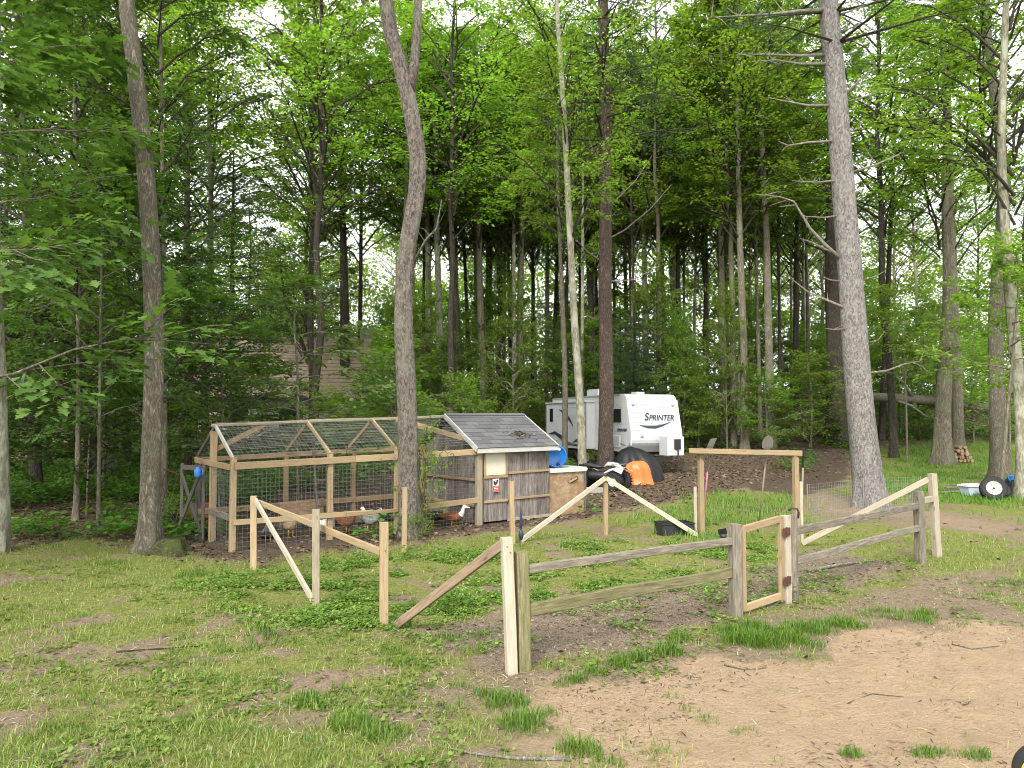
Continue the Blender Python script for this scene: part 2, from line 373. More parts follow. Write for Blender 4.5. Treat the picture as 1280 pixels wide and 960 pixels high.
# ================================================================== GROUND
def poly_sd(poly, x, y):
    """signed distance, positive inside"""
    d = np.full(x.shape, 1e9); ins = np.zeros(x.shape, bool); n = len(poly)
    for i in range(n):
        ax, ay = poly[i]; bx, by = poly[(i + 1) % n]; ex, ey = bx - ax, by - ay
        t = np.clip(((x - ax) * ex + (y - ay) * ey) / max(ex * ex + ey * ey, 1e-9), 0, 1)
        d = np.minimum(d, (x - ax - t * ex) ** 2 + (y - ay - t * ey) ** 2)
        c = ((ay > y) != (by > y)) & (x < (bx - ax) * (y - ay) / ((by - ay) if abs(by - ay) > 1e-9 else 1e-9) + ax)
        ins ^= c
    d = np.sqrt(d); return np.where(ins, d, -d)
def gpoly(pts): return [tuple(G(a, b)[:2]) for a, b in pts]
SAND = gpoly([(1279, 768), (1130, 783), (1075, 792), (1000, 816), (900, 818), (850, 826), (800, 842), (735, 852), (690, 866), (672, 884), (700, 905), (735, 925), (745, 958)]) + [(.6, 3.5), (.6, 1.5), (12, 1.5), (14, 8.5)]
DIRT = gpoly([(560, 842), (600, 815), (640, 832), (700, 845), (860, 800), (930, 775), (1010, 760), (1279, 700), (1279, 800), (1000, 830), (800, 860), (720, 900), (640, 888)])
GARD = gpoly([(505, 788), (560, 815), (640, 842), (800, 815), (920, 775), (990, 755), (1150, 708), (1010, 684), (930, 722), (850, 735), (740, 742), (640, 768), (600, 772)])
TRACK = gpoly([(1000, 640), (1090, 645), (1180, 660), (1279, 676), (1279, 655), (1180, 640), (1095, 630), (1010, 612)])
PATH = gpoly([(925, 612), (1010, 620), (1060, 605), (1068, 580), (1040, 563), (985, 545), (950, 536), (930, 540), (985, 560), (1012, 575), (1000, 592), (940, 600)])
RUNF = gpoly([(258, 688), (330, 700), (520, 668), (600, 662), (690, 645), (600, 600), (470, 600), (330, 620)])
LEFTL = gpoly([(2, 690), (100, 668), (180, 688), (250, 700), (330, 703), (430, 690), (560, 672), (690, 655), (760, 640), (850, 628), (920, 612), (1010, 600), (1070, 590)])
LITTER = LEFTL + [(14, 34), (60, 60), (200, 420), (-200, 420), (-60, 20), (-20, 12)]
RGRASS = gpoly([(1090, 620), (1279, 650), (1279, 545), (1180, 552), (1075, 565)])
BGRASS = gpoly([(770, 655), (870, 615), (1000, 618), (1010, 655), (900, 690)])
CLEAR = gpoly([(690, 640), (720, 572), (850, 566), (960, 575), (1010, 600), (900, 640)])
def masks(x, y):
    j = .35 * (fbm(x * 1.7, y * 1.7, 21, 3) - .5)
    S = sstep(-.45, .45, poly_sd(SAND, x, y) + j * 3.2 + .5 * (vnoise(x * 3.3, y * 3.3, 52) - .5))
    D = sstep(-.3, .3, poly_sd(DIRT, x, y) + j * 1.6)
    Gd = sstep(-.3, .4, poly_sd(GARD, x, y) + j * 1.5)
    Tr = np.maximum(sstep(-.4, .5, poly_sd(TRACK, x, y) + j), 0)
    Pa = sstep(-.5, .6, poly_sd(PATH, x, y) + j * 2)
    Rn = sstep(-.1, .3, poly_sd(RUNF, x, y) + j * .6)
    Li = sstep(-.7, .7, poly_sd(LITTER, x, y) + j * 3)
    Rg = sstep(-1, 1, poly_sd(RGRASS, x, y) + j * 4)
    Bg = sstep(-.5, .8, poly_sd(BGRASS, x, y) + j * 3)
    for mx, my, mh, mr in MOUNDS: D = np.maximum(D, .95 * np.exp(-(((x - mx) ** 2 + (y - my) ** 2) / (mr * 1.15) ** 2) ** 2))
    return dict(sand=np.maximum(S, Tr * .42), track=Tr, dirt=np.maximum(np.maximum(D, Tr), Gd * .9), gard=Gd, path=np.maximum(Pa, Rn), litter=Li * (1 - .85 * Rg) * (1 - .8 * Bg), rg=Rg, bg=Bg)
def green(x, y, mk):
    """how much low green grows here, 0..1"""
    n = fbm(x * .8, y * .8, 31, 3); n2 = vnoise(x * 2.7, y * 2.7, 44)
    n3 = vnoise(x * 6.1, y * 6.1, 45)
    n4 = vnoise(x * 13, y * 13, 46)
    g = sstep(.28, .60, n * .42 + n2 * .24 + n3 * .2 + n4 * .14 + .06 * sstep(6, 10, y) - .03)
    g = g * (1 - mk['sand'] * .97) * (1 - mk['path']) * (1 - mk['litter'] * .93) * (1 - mk['dirt'] * .8)
    return np.clip(np.maximum(g, np.maximum(mk['rg'] * (1 - mk['sand']), mk['bg'] * .55 * (1 - mk['path'])) * sstep(.25, .5, n)), 0, 1)

def grow(a, b, s0, k):
    o = [a]; s = s0
    while o[-1] < b: o.append(o[-1] + s); s *= k
    return o
xs = np.array([-v for v in grow(15.0, 700, .3, 1.16)][::-1] + list(np.arange(-14.88, 14.9, .12)) + grow(15.0, 700, .3, 1.16))
ys = np.array([-v for v in grow(.0, 120, .6, 1.25)][::-1] + list(np.arange(.5, 3, .25)) + list(np.arange(3, 20, .11)) + grow(20.0, 900, .2, 1.06))
X, Y = np.meshgrid(xs, ys); xf, yf = X.ravel(), Y.ravel()
zf = TZ(xf, yf); mk = masks(xf, yf); gm = green(xf, yf, mk)
nx, ny = len(xs), len(ys); idx = np.arange(nx * ny).reshape(ny, nx)
a, b, c, d = idx[:-1, :-1].ravel(), idx[:-1, 1:].ravel(), idx[1:, 1:].ravel(), idx[1:, :-1].ravel()
def m_ground():
    m, t, bs = mat_base('ground')
    at_ = t.nodes.new("ShaderNodeAttribute"); at_.attribute_name = 'cover'
    sp = t.nodes.new("ShaderNodeSeparateColor"); t.links.new(at_.outputs['Color'], sp.inputs[0])
    a2 = t.nodes.new("ShaderNodeAttribute"); a2.attribute_name = 'cover2'
    sp2 = t.nodes.new("ShaderNodeSeparateColor"); t.links.new(a2.outputs['Color'], sp2.inputs[0])
    v = coords(t)
    f1 = noisef(t, v, 14, 6, .7); f2 = noisef(t, v, 1.6, 5, .6); f3 = noisef(t, v, 55, 4, .7); f4 = noisef(t, v, 4.5, 5, .65)
    def msk(s, n, k=.9, w=.16):
        s2 = mth(t, 'ADD', s, mth(t, 'MULTIPLY', mth(t, 'SUBTRACT', n, .5), k))
        return ramp(t, s2, [(.5 - w, (0, 0, 0)), (.5 + w, (1, 1, 1))])
    soil = mixc(t, f2, ramp(t, f1, [(.3, (.13, .092, .058)), (.7, (.30, .23, .155))]), ramp(t, f3, [(.3, (.085, .06, .038)), (.72, (.31, .24, .165))]))
    mulch = ramp(t, f3, [(.28, (.06, .043, .03)), (.48, (.18, .135, .098)), (.74, (.36, .295, .225))])
    sand0 = mixc(t, mth(t, 'MULTIPLY', ramp(t, f4, [(.45, (0, 0, 0)), (.8, (1, 1, 1))]), .6), ramp(t, f3, [(.25, (.26, .182, .108)), (.7, (.40, .295, .19))]), (.26, .18, .108))
    f5 = noisef(t, v, 2.3, 6, .7, .8)
    sand = mixc(t, ramp(t, f5, [(.5, (0, 0, 0)), (.75, (.6, .6, .6))]), sand0, (.24, .165, .105))
    lit = ramp(t, f3, [(.25, (.045, .033, .023)), (.5, (.105, .078, .054)), (.78, (.23, .175, .125))])
    moss = ramp(t, f1, [(.3, (.085, .105, .022)), (.5, (.165, .18, .045)), (.75, (.27, .245, .105))])
    dark = ramp(t, f3, [(.3, (0.047, 0.034, 0.024)), (.7, (0.129, 0.095, 0.069))])
    col = mixc(t, msk(sp.outputs[2], f1, .7), soil, lit)
    col = mixc(t, msk(sp2.outputs[1], f1, .8), col, mulch)
    col = mixc(t, msk(sp2.outputs[0], f1, .8), col, dark)
    col = mixc(t, msk(sp.outputs[1], f1, 1.0, .25), col, moss)
    col = mixc(t, msk(sp.outputs[0], f4, .7, .2), col, sand)
    t.links.new(col, bs.inputs['Base Color']); bs.inputs['Roughness'].default_value = .95; bs.inputs['Specular IOR Level'].default_value = .1
    bump(t, bs, mth(t, 'ADD', mth(t, 'MULTIPLY', f3, .5), mth(t, 'ADD', f1, f4)), 1.0, .05)
m_ground()
me = np_mesh('ground', np.stack([xf, yf, zf], 1), np.concatenate([np.stack([a, b, c], 1), np.stack([a, c, d], 1)]), 'ground')
for nm, ch in (('cover', (mk['sand'], gm, mk['litter'])), ('cover2', (mk['path'], np.maximum(mk['gard'], mk['dirt'] * .35), mk['dirt']))):
    ca = me.color_attributes.new(nm, 'FLOAT_COLOR', 'POINT')
    ca.data.foreach_set('color', np.stack([*ch, np.ones(len(xf))], 1).astype(np.float32).ravel())
me.polygons.foreach_set('use_smooth', np.ones(len(me.polygons), bool))
tag(link('ground', me), kind='structure')

# ------------------------------------------------------------------ low growth (nobody could count it)
RNG = np.random.default_rng(7)
def screen_pts(n, x0, x1, y0, y1, bias=1.0):
    """random ground points, denser near"""
    u = RNG.random(n) ** bias; y = y0 + (y1 - y0) * u; half = y * .74 + .6
    x = (RNG.random(n) * 2 - 1) * half
    return x, y
def gpts(x, y, dz=0): return np.stack([x, y, TZ(x, y) + dz], 1)
def stuff(name, me, label, cat):
    return tag(link(name, me), label, cat, None, 'stuff')
def blades(x, y, S, up_lo=.5, up_hi=1.4):
    n = len(x); az = RNG.random(n) * 2 * math.pi; el = up_lo + RNG.random(n) * (up_hi - up_lo)
    A = np.stack([np.cos(az) * np.cos(el), np.sin(az) * np.cos(el), np.sin(el)], 1)
    Nn = np.stack([-np.cos(az) * np.sin(el), -np.sin(az) * np.sin(el), np.cos(el)], 1) + RNG.normal(0, .15, (n, 3))
    return gpts(x, y, -.005), A, Nn, S
GREENG = gpoly([(330, 712), (505, 695), (640, 684), (760, 668), (890, 672), (960, 690), (900, 730), (760, 735), (640, 764), (520, 782), (470, 782), (390, 775), (300, 760), (240, 735)])
# thin lawn grass
x, y = screen_pts(420000, 0, 0, 4.2, 15.5, 1.25); k = masks(x, y); g = green(x, y, k)
keep = RNG.random(len(x)) < g * (.35 + .65 * sstep(.4, .62, fbm(x * 2.2, y * 2.2, 77, 2))) * .85 * (1 - k['gard']) * (1 - .8 * sstep(-.3, .5, poly_sd(GREENG, x, y)))
x, y = x[keep], y[keep]; S = (.03 + .055 * RNG.random(len(x)) ** 1.8) * (.8 + .6 * vnoise(x * 1.3, y * 1.3, 8))
stuff('lawn_grass', leaves('lawn_grass', *blades(x, y, S, .35, 1.35), LEAF_BLADE, 'grass'), 'thin yellowish green lawn grass over bare soil in the foreground', 'grass')
# lush tufts
tx, ty, ts = [], [], []
def tuft(px, py, n, rad, h):
    p = G(px, py); aa = RNG.random(n) * 2 * math.pi; r = rad * np.sqrt(RNG.random(n))
    tx.append(p.x + r * np.cos(aa)); ty.append(p.y + r * np.sin(aa) * .8); ts.append(h * (.5 + .6 * RNG.random(n)) * (1 - .5 * (r / rad) ** 2))
for i in range(30): tuft(905 + RNG.random() * 105, 786 + RNG.random() * 24, 80, .17, .17)
for i in range(10): tuft(1000 + RNG.random() * 70, 778 + RNG.random() * 14, 80, .16, .15)
for i in range(12): tuft(1085 + RNG.random() * 85, 764 + RNG.random() * 16, 70, .16, .12)
for (px, py, n, r, h) in [(1063, 944, 110, .09, .11), (1158, 943, 160, .12, .10), (1222, 946, 120, .10, .10), (1190, 942, 70, .1, .07), (1200, 782, 60, .14, .09), (1240, 745, 90, .2, .1), (1265, 730, 120, .25, .12),
        (720, 852, 90, .12, .15), (745, 842, 90, .12, .14), (775, 832, 120, .14, .17), (800, 826, 120, .14, .18), (835, 818, 150, .16, .2), (850, 800, 110, .15, .16), (700, 856, 60, .1, .1), (885, 902, 70, .12, .08), (930, 916, 90, .12, .07), (860, 888, 50, .12, .07), (840, 870, 40, .1, .07),
        (635, 880, 200, .2, .16), (650, 905, 220, .2, .17), (725, 940, 200, .18, .15), (680, 895, 90, .15, .12), (760, 955, 120, .14, .1), (610, 870, 120, .15, .12),
        (440, 905, 160, .2, .16), (480, 920, 160, .2, .15), (330, 800, 150, .25, .16), (385, 880, 160, .2, .15), (240, 720, 150, .3, .2), (140, 705, 120, .3, .15), (590, 815, 110, .2, .12), (560, 800, 100, .2, .12), (600, 795, 100, .2, .1), (500, 830, 110, .2, .13)]: tuft(px, py, n, r, h)
for i in range(70):
    tuft(20 + RNG.random() * 560, 760 + RNG.random() * 195, 45, .13, .10)
x, y, S = np.concatenate(tx), np.concatenate(ty), np.concatenate(ts)
stuff('grass_tufts', leaves('grass_tufts', *blades(x, y, S, .75, 1.5), LEAF_BLADE, 'grass_deep'), 'long deep green grass tufts along the sand edge and lawn', 'grass')
# clover and weeds, in the garden plot and left of it
def plants(x, y, h0, h1, nl, ls, spread):
    n = len(x); px_ = np.repeat(x, nl); py_ = np.repeat(y, nl); m = n * nl
    az = RNG.random(m) * 2 * math.pi; r = spread * np.sqrt(RNG.random(m)); hh = np.repeat(h0 + (h1 - h0) * RNG.random(n), nl) * (.45 + .55 * RNG.random(m))
    gx, gy = px_ + r * np.cos(az), py_ + r * np.sin(az)
    A = np.stack([np.cos(az), np.sin(az), RNG.normal(.05, .25, m)], 1); Nn = np.stack([RNG.normal(0, .35, m), RNG.normal(0, .35, m), np.ones(m)], 1)
    return gpts(gx, gy) + np.stack([0 * hh, 0 * hh, hh], 1), A, Nn, ls * (.6 + .8 * RNG.random(m))
x, y = screen_pts(120000, 0, 0, 6.5, 14.5, 1.0); k = masks(x, y); gs = sstep(-.5, .4, poly_sd(GREENG, x, y) + .8 * (fbm(x * 1.3, y * 1.3, 5, 2) - .5))
pn = sstep(.40, .66, fbm(x * 1.5, y * 1.5, 91, 3))
keep = RNG.random(len(x)) < np.maximum(gs * pn, .14 * pn * k['gard']) * .75 * (.25 + .75 * sstep(.4, .6, vnoise(x * 5, y * 5, 17)))
x, y = x[keep], y[keep]
tall = RNG.random(len(x)) < .07
stuff('weed_sprigs', leaves('weed_sprigs', *plants(x[tall], y[tall], .08, .24, 9, .05, .06), LEAF_FAR, 'fern'), 'taller weed sprigs standing out of the clover', 'weeds')
stuff('clover_cover', leaves('clover_cover', *plants(x, y, .015, .07, 8, .032, .06), LEAF_ROUND, 'clover'), 'bright green clover and weeds covering the fenced plot', 'clover')
x, y = screen_pts(7000, 0, 0, 4.5, 12, 1.2); k = masks(x, y); g = green(x, y, k)
keep = RNG.random(len(x)) < sstep(.5, .7, fbm(x * 1.1, y * 1.1, 191, 2)) * (1 - k['sand']) * .9
x, y = x[keep], y[keep]
stuff('lawn_weeds', leaves('lawn_weeds', *plants(x, y, .01, .04, 6, .034, .06), LEAF_ROUND, 'clover'), 'small broadleaf weeds scattered through the patchy lawn', 'weeds')
# grass under the right-hand trees and strip behind the arch
x, y = screen_pts(260000, 0, 0, 13, 46, 1.0); k = masks(x, y)
keep = (RNG.random(len(x)) < np.maximum(k['rg'], k['bg'] * .6) * (1 - k['path']) * (1 - k['sand']) * sstep(.25, .55, fbm(x, y, 12, 2))); x, y = x[keep], y[keep]
S = .08 + .13 * RNG.random(len(x))
stuff('woodland_grass', leaves('woodland_grass', *blades(x, y, S * 1.1, .5, 1.4), LEAF_BLADE, 'grass_deep'), 'soft green grass under the trees beside the dirt track', 'grass')
# forest floor seedlings and ferns
x, y = screen_pts(60000, 0, 0, 14.5, 75, 1.0); k = masks(x, y)
keep = RNG.random(len(x)) < k['litter'] * (1 - k['path']) * sstep(.46, .66, fbm(x * .35, y * .35, 66, 3) + .12 * (x < -5) + .06 * (y > 40)) * .9 * (poly_sd(CLEAR, x, y) < 0); x, y = x[keep], y[keep]
stuff('forest_undergrowth', leaves('forest_undergrowth', *plants(x, y, .1, .55, 9, .13, .28), LEAF_FAR, 'fern'), 'seedlings and low green undergrowth on the forest floor', 'undergrowth')
# fallen leaves
x, y = screen_pts(150000, 0, 0, 5, 60, 1.0); k = masks(x, y)
keep = RNG.random(len(x)) < (k['litter'] * (1 - .7 * k['path']) * .8 + .06 * k['gard'] + .015) * (1 - .9 * k['sand']); x, y = x[keep], y[keep]; n = len(x)
az = RNG.random(n) * 6.283
stuff('leaf_litter', leaves('leaf_litter', gpts(x, y, .012), np.stack([np.cos(az), np.sin(az), RNG.normal(0, .3, n)], 1), np.stack([RNG.normal(0, .4, n), RNG.normal(0, .4, n), np.ones(n)], 1), .05 + .07 * RNG.random(n) * np.clip(y / 14, .4, 1.6), LEAF_FAR, 'dead_leaf'), 'brown fallen leaves scattered over the forest floor', 'leaf litter')
# bits of bark and twig on sand and mulch
x, y = screen_pts(60000, 0, 0, 4.2, 13, 1.1); k = masks(x, y)
cl = sstep(.48, .66, fbm(x * 1.1, y * 1.9, 301, 3)) * 2.2
keep = RNG.random(len(x)) < (k['sand'] * .30 * (.06 + cl) + k['gard'] * .75 + k['dirt'] * .3 + .05); x, y = x[keep], y[keep]; n = len(x); az = RNG.random(n) * 6.283
TWIG = (np.array([(0, .07, 0), (0, -.07, 0), (.5, .09, .09), (.5, -.05, .1), (1, .02, .03)]), [(0, 1, 3), (0, 3, 2), (2, 3, 4)])
stuff('bark_bits', leaves('bark_bits', gpts(x, y, .004), np.stack([np.cos(az), np.sin(az), RNG.normal(.03, .1, n)], 1), np.stack([RNG.normal(0, .3, n), RNG.normal(0, .3, n), np.ones(n)], 1), .015 + .06 * RNG.random(n) ** 3, TWIG, 'crumb'), 'small bark crumbs and twigs strewn over sand and mulch', 'twigs')

# pebbles and clods
x, y = screen_pts(9000, 0, 0, 4.2, 12.5, 1.1); k = masks(x, y)
keep = RNG.random(len(x)) < (k['sand'] * .12 * sstep(.4, .7, fbm(x * .9, y * .9, 7, 2)) + k['gard'] * .35 + k['dirt'] * .3 + .06); x, y = x[keep], y[keep]; n = len(x)
CLOD = (np.array([(0, 0, 0), (.5, .5, .0), (1, 0, 0), (.5, -.5, 0), (.5, .1, .55)]), [(0, 4, 1), (1, 4, 2), (2, 4, 3), (3, 4, 0)]); az = RNG.random(n) * 6.283
stuff('soil_clods', leaves('soil_clods', gpts(x, y, -.003), np.stack([np.cos(az), np.sin(az), 0 * az], 1), np.stack([RNG.normal(0, .15, n), RNG.normal(0, .15, n), np.ones(n)], 1), .012 + .035 * RNG.random(n) ** 2.5, CLOD, 'earth'), 'small soil clods and pebbles on the bare ground', 'clods')
# dry straw
x, y = screen_pts(50000, 0, 0, 4.2, 11, 1.2); k = masks(x, y)
keep = RNG.random(len(x)) < .38 * (1 - k['sand'] * .9) * sstep(.35, .6, fbm(x * 1.8, y * 1.8, 111, 2)); x, y = x[keep], y[keep]; n = len(x)
stuff('dry_straw', leaves('dry_straw', *blades(x, y, .05 + .07 * RNG.random(n), -.02, .3), LEAF_BLADE, 'straw'), 'dry pale grass stems matted through the lawn', 'straw')

# ================================================================== TREES
def trunk_mesh(name, pts, rads, mat, n=12, flare=.45, seed=0, rough=.06, step=.45):
    """tapered trunk through pts (local), uneven cross-section and root flare"""
    rr = random.Random(seed); P = [Vector(p) for p in pts]; mb = MB()
    Q = []; RR = []
    for i in range(len(P) - 1):
        k = max(1, int((P[i + 1] - P[i]).length / step))
        for j in range(k):
            u = j / k
            p0 = P[max(i - 1, 0)]; p1 = P[i]; p2 = P[i + 1]; p3 = P[min(i + 2, len(P) - 1)]
            q = .5 * ((2 * p1) + (p2 - p0) * u + (2 * p0 - 5 * p1 + 4 * p2 - p3) * u * u + (3 * p1 - p0 - 3 * p2 + p3) * u ** 3)
            Q.append(q); RR.append(rads[i] * (1 - u) + rads[i + 1] * u)
    Q.append(P[-1]); RR.append(rads[-1])
    Q = [Vector((Q[0].x, Q[0].y, Q[0].z - .25))] + Q; RR = [RR[0]] + RR
    vs = []; ph = [rr.uniform(0, 6.28) for _ in range(4)]
    for i, q in enumerate(Q):
        h = q.z - P[0].z; r = RR[i]
        for k in range(n):
            th = 2 * math.pi * k / n
            f = 1 + rough * math.sin(3 * th + ph[0] + h * .5) + rough * .7 * math.sin(5 * th + ph[1] - h * 1.1) + rr.uniform(-1, 1) * rough * .35
            f += flare * math.exp(-max(h, 0) / (r * 1.6 + .05)) * (1 + .55 * math.sin(4 * th + ph[2]) + .3 * math.sin(7 * th + ph[3]))
            vs.append((q.x + r * f * math.cos(th), q.y + r * f * math.sin(th), q.z))
    m = len(Q)
    mb.add(vs, [(i * n + k, i * n + (k + 1) % n, (i + 1) * n + (k + 1) % n, (i + 1) * n + k) for i in range(m - 1) for k in range(n)] + [tuple((m - 1) * n + k for k in range(n))])
    me = bpy.data.meshes.new(name); me.from_pydata(mb.v, [], mb.f); me.materials.append(MATS[mat])
    me.polygons.foreach_set('use_smooth', [True] * len(mb.f)); return me

TW = {}
def spray_leaves(rng, base, d, L, n, wid, leafs, out, updroop=.12):
    lat = np.array([-d[1], d[0], 0.0]); ln = np.linalg.norm(lat); lat = lat / (ln + 1e-9)
    u = rng.random(n) ** .75; s = rng.normal(0, 1, n) * wid * (1.1 - .5 * u)
    P = base[None] + d[None] * (L * u)[:, None] + lat[None] * s[:, None]
    P[:, 2] += rng.normal(0, .05, n) - updroop * (u ** 2) * L - .25 * np.abs(s)
    A = d[None] * .7 + lat[None] * (np.sign(s) * rng.random(n) * 1.2)[:, None] + rng.normal(0, .25, (n, 3)); A[:, 2] -= .18
    Nn = np.stack([rng.normal(0, .33, n), rng.normal(0, .33, n), np.ones(n)], 1)
    out[0].append(P); out[1].append(A); out[2].append(Nn); out[3].append(leafs * (.65 + .6 * rng.random(n)))
def crown_template(key, seed, H, h0, Rc, nl, nsub, nleaf, leaf, mat, bark, shape=LEAF_FAR, asc=1.2, power=1.0, thick=1.0):
    rng = np.random.default_rng(seed); mb = MB(); out = ([], [], [], []); span = H - h0
    for i in range(nl):
        t = i / max(nl - 1, 1); z0 = h0 + span * .86 * t ** power; az = i * 2.399 + rng.normal(0, .5)
        L = Rc * (.62 + .38 * math.sin(math.pi * min(1, .3 + .6 * t))) * (1 - .55 * t * t) * (.5 + .65 * rng.random())
        dz = asc * (.6 + .8 * rng.random()); pts = []; bend = rng.normal(0, .35); top = z0 + L * dz * .62
        if top > H: dz *= max(.15, (H - z0) / (top - z0))
        for k in range(6):
            s = k / 5; a2 = az + bend * s
            pts.append(np.array([math.cos(a2) * L * s, math.sin(a2) * L * s, z0 + L * (dz * s - .38 * dz * s * s)]) + rng.normal(0, .05, 3) * (k > 0))
        r0 = (.016 + .010 * L) * thick
        mb.tube(pts, [r0 * (1 - .8 * k / 5) for k in range(6)], 5, False)
        for j in range(nsub):
            s = .3 + .7 * (j + rng.random()) / nsub; f = s * 5; k = min(int(f), 4); b0 = pts[k] + (pts[k + 1] - pts[k]) * (f - k)
            a3 = az + bend * s + (1 if j % 2 else -1) * (.4 + .8 * rng.random()) * (1.15 - .8 * s)
            l2 = (.3 + .32 * L * (1.15 - .7 * s)) * (.6 + .8 * rng.random()); d = np.array([math.cos(a3), math.sin(a3), .35 * rng.normal() + .2 * asc])
            mb.tube([b0, b0 + d * l2 * .55 + rng.normal(0, .04, 3), b0 + d * l2 * np.array([1, 1, .7])], [r0 * .4, r0 * .25, .004], 4, False)
            spray_leaves(rng, b0, d, l2 * 1.15, int(nleaf * (.4 + 1.2 * rng.random())), .10 + .17 * l2, leaf, out)
    for j in range(14):                                # leader
        a3 = rng.uniform(0, 6.28); spray_leaves(rng, np.array([0, 0, H - .15 * j * span / 14]), np.array([math.cos(a3), math.sin(a3), .5]), .9, nleaf, .3, leaf, out)
    TW[key] = (leaves(key, *[np.concatenate(o) for o in out], shape, mat), bpy.data.meshes.new(key + '_limbs'))
    TW[key][1].from_pydata(mb.v, [], mb.f); TW[key][1].materials.append(MATS[bark])
    TW[key][1].polygons.foreach_set('use_smooth', [True] * len(mb.f))
def pine_template(key, seed, H, h0, Rc, step, mat, bark, per=6, nt_=9, needles=9, nlen=.13, droop=.0, bare=0):
    rng = np.random.default_rng(seed); mb = MB(); P = []; A = []
    z = h0
    while z < H - .3:
        t = (z - h0) / (H - h0); n = per + rng.integers(-1, 2)
        for i in range(n):
            az = i * 6.283 / n + rng.normal(0, .3) + z; L = Rc * (1 - t) ** .8 * (.6 + .5 * rng.random()) + .25
            up = .10 + .5 * t - droop; d = np.array([math.cos(az), math.sin(az), up]); b = np.array([0, 0, z])
            pts = [b + d * L * s + np.array([0, 0, -.10 * L * s * s]) for s in (0, .5, 1)]
            mb.tube(pts, [.012 + .01 * L, .008 + .004 * L, .003], 4, False)
            for j in range(nt_):
                s = .18 + .82 * (j + rng.random()) / nt_; q = b + d * L * s + np.array([0, 0, -.10 * L * s * s]); sg = 1 if j % 2 else -1
                a2 = az + sg * (.7 + .4 * rng.random()); l2 = (.16 + .34 * L * (1.1 - s)) * (.6 + .6 * rng.random()); d2 = np.array([math.cos(a2), math.sin(a2), .12])
                m = max(2, int(l2 / .08))
                for k in range(m):
                    c = q + d2 * l2 * (k + 1) / m
                    dd = rng.normal(0, .75, (needles, 3)) + d2 * .9; P.append(np.repeat(c[None], needles, 0)); A.append(dd)
        z += step * (.8 + .4 * rng.random())
    for k in range(60): c = np.array([0, 0, H - .012 * k * 2]); P.append(np.repeat(c[None], needles, 0)); A.append(rng.normal(0, .7, (needles, 3)) + np.array([0, 0, .6]))
    P = np.concatenate(P); A = np.concatenate(A); n = len(P)
    me = leaves(key, P, A, rng.normal(0, 1, (n, 3)), nlen * (.7 + .6 * rng.random(n)), (LEAF_NEEDLE[0] * np.array([1, 2.6, 1]), LEAF_NEEDLE[1]), mat)
    lm = bpy.data.meshes.new(key + '_limbs'); lm.from_pydata(mb.v, [], mb.f); lm.materials.append(MATS[bark]); TW[key] = (me, lm)

# shared crowns (each used by many trees)
for i in range(4): crown_template('maple%d' % i, 11 + i, 27, 11.5, 5.2, 36, 10, 36, .17, 'leaf_maple', 'bark_dark')
for i in range(3): crown_template('light%d' % i, 31 + i, 25, 10.0, 5.0, 36, 10, 36, .17, 'leaf_light', 'bark_dark')
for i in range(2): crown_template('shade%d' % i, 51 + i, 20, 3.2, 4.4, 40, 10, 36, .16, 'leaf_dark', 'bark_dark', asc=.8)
for i in range(3): crown_template('sapling%d' % i, 71 + i, 6.5, .9, 2.1, 22, 8, 30, .13, 'leaf_maple', 'bark_maple', asc=.7)
for i in range(2): crown_template('brightsap%d' % i, 81 + i, 5.0, .5, 2.0, 22, 8, 30, .13, 'leaf_light', 'bark_maple', asc=.7)
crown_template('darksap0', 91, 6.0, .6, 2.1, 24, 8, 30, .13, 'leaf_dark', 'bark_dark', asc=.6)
crown_template('oak0', 95, 9.5, 2.2, 2.6, 26, 8, 26, .17, 'leaf_oak', 'bark_maple', LEAF_OAK, asc=.6, thick=.6)
crown_template('beech0', 97, 7.5, .8, 2.6, 24, 8, 22, .15, 'leaf_oak', 'bark_maple', LEAF_OAK, asc=.35, thick=.6)
crown_template('shrub0', 99, 1.5, .1, 1.2, 12, 5, 20, .10, 'leaf_light', 'bark_maple', asc=.7)
crown_template('spray0', 103, 7.0, 3.3, 2.4, 16, 8, 26, .13, 'leaf_light', 'bark_maple', asc=.2, thick=.6)
crown_template('high0', 101, 26, 12.5, 4.6, 34, 10, 30, .15, 'leaf_maple', 'bark_brown')
pine_template('ypine0', 201, 8, .8, 2.4, .42, 'needle_soft', 'bark_dark')
pine_template('hemlock0', 203, 15, 1.2, 3.2, .5, 'needle', 'bark_dark', 6, 8, 8, .14, .12)
pine_template('hemlock1', 205, 13, 2.2, 3.0, .5, 'needle', 'bark_dark', 6, 8, 8, .14, .12)
pine_template('highpine0', 207, 25, 12.5, 3.8, .75, 'needle', 'bark_dark', 6, 9, 9, .17)

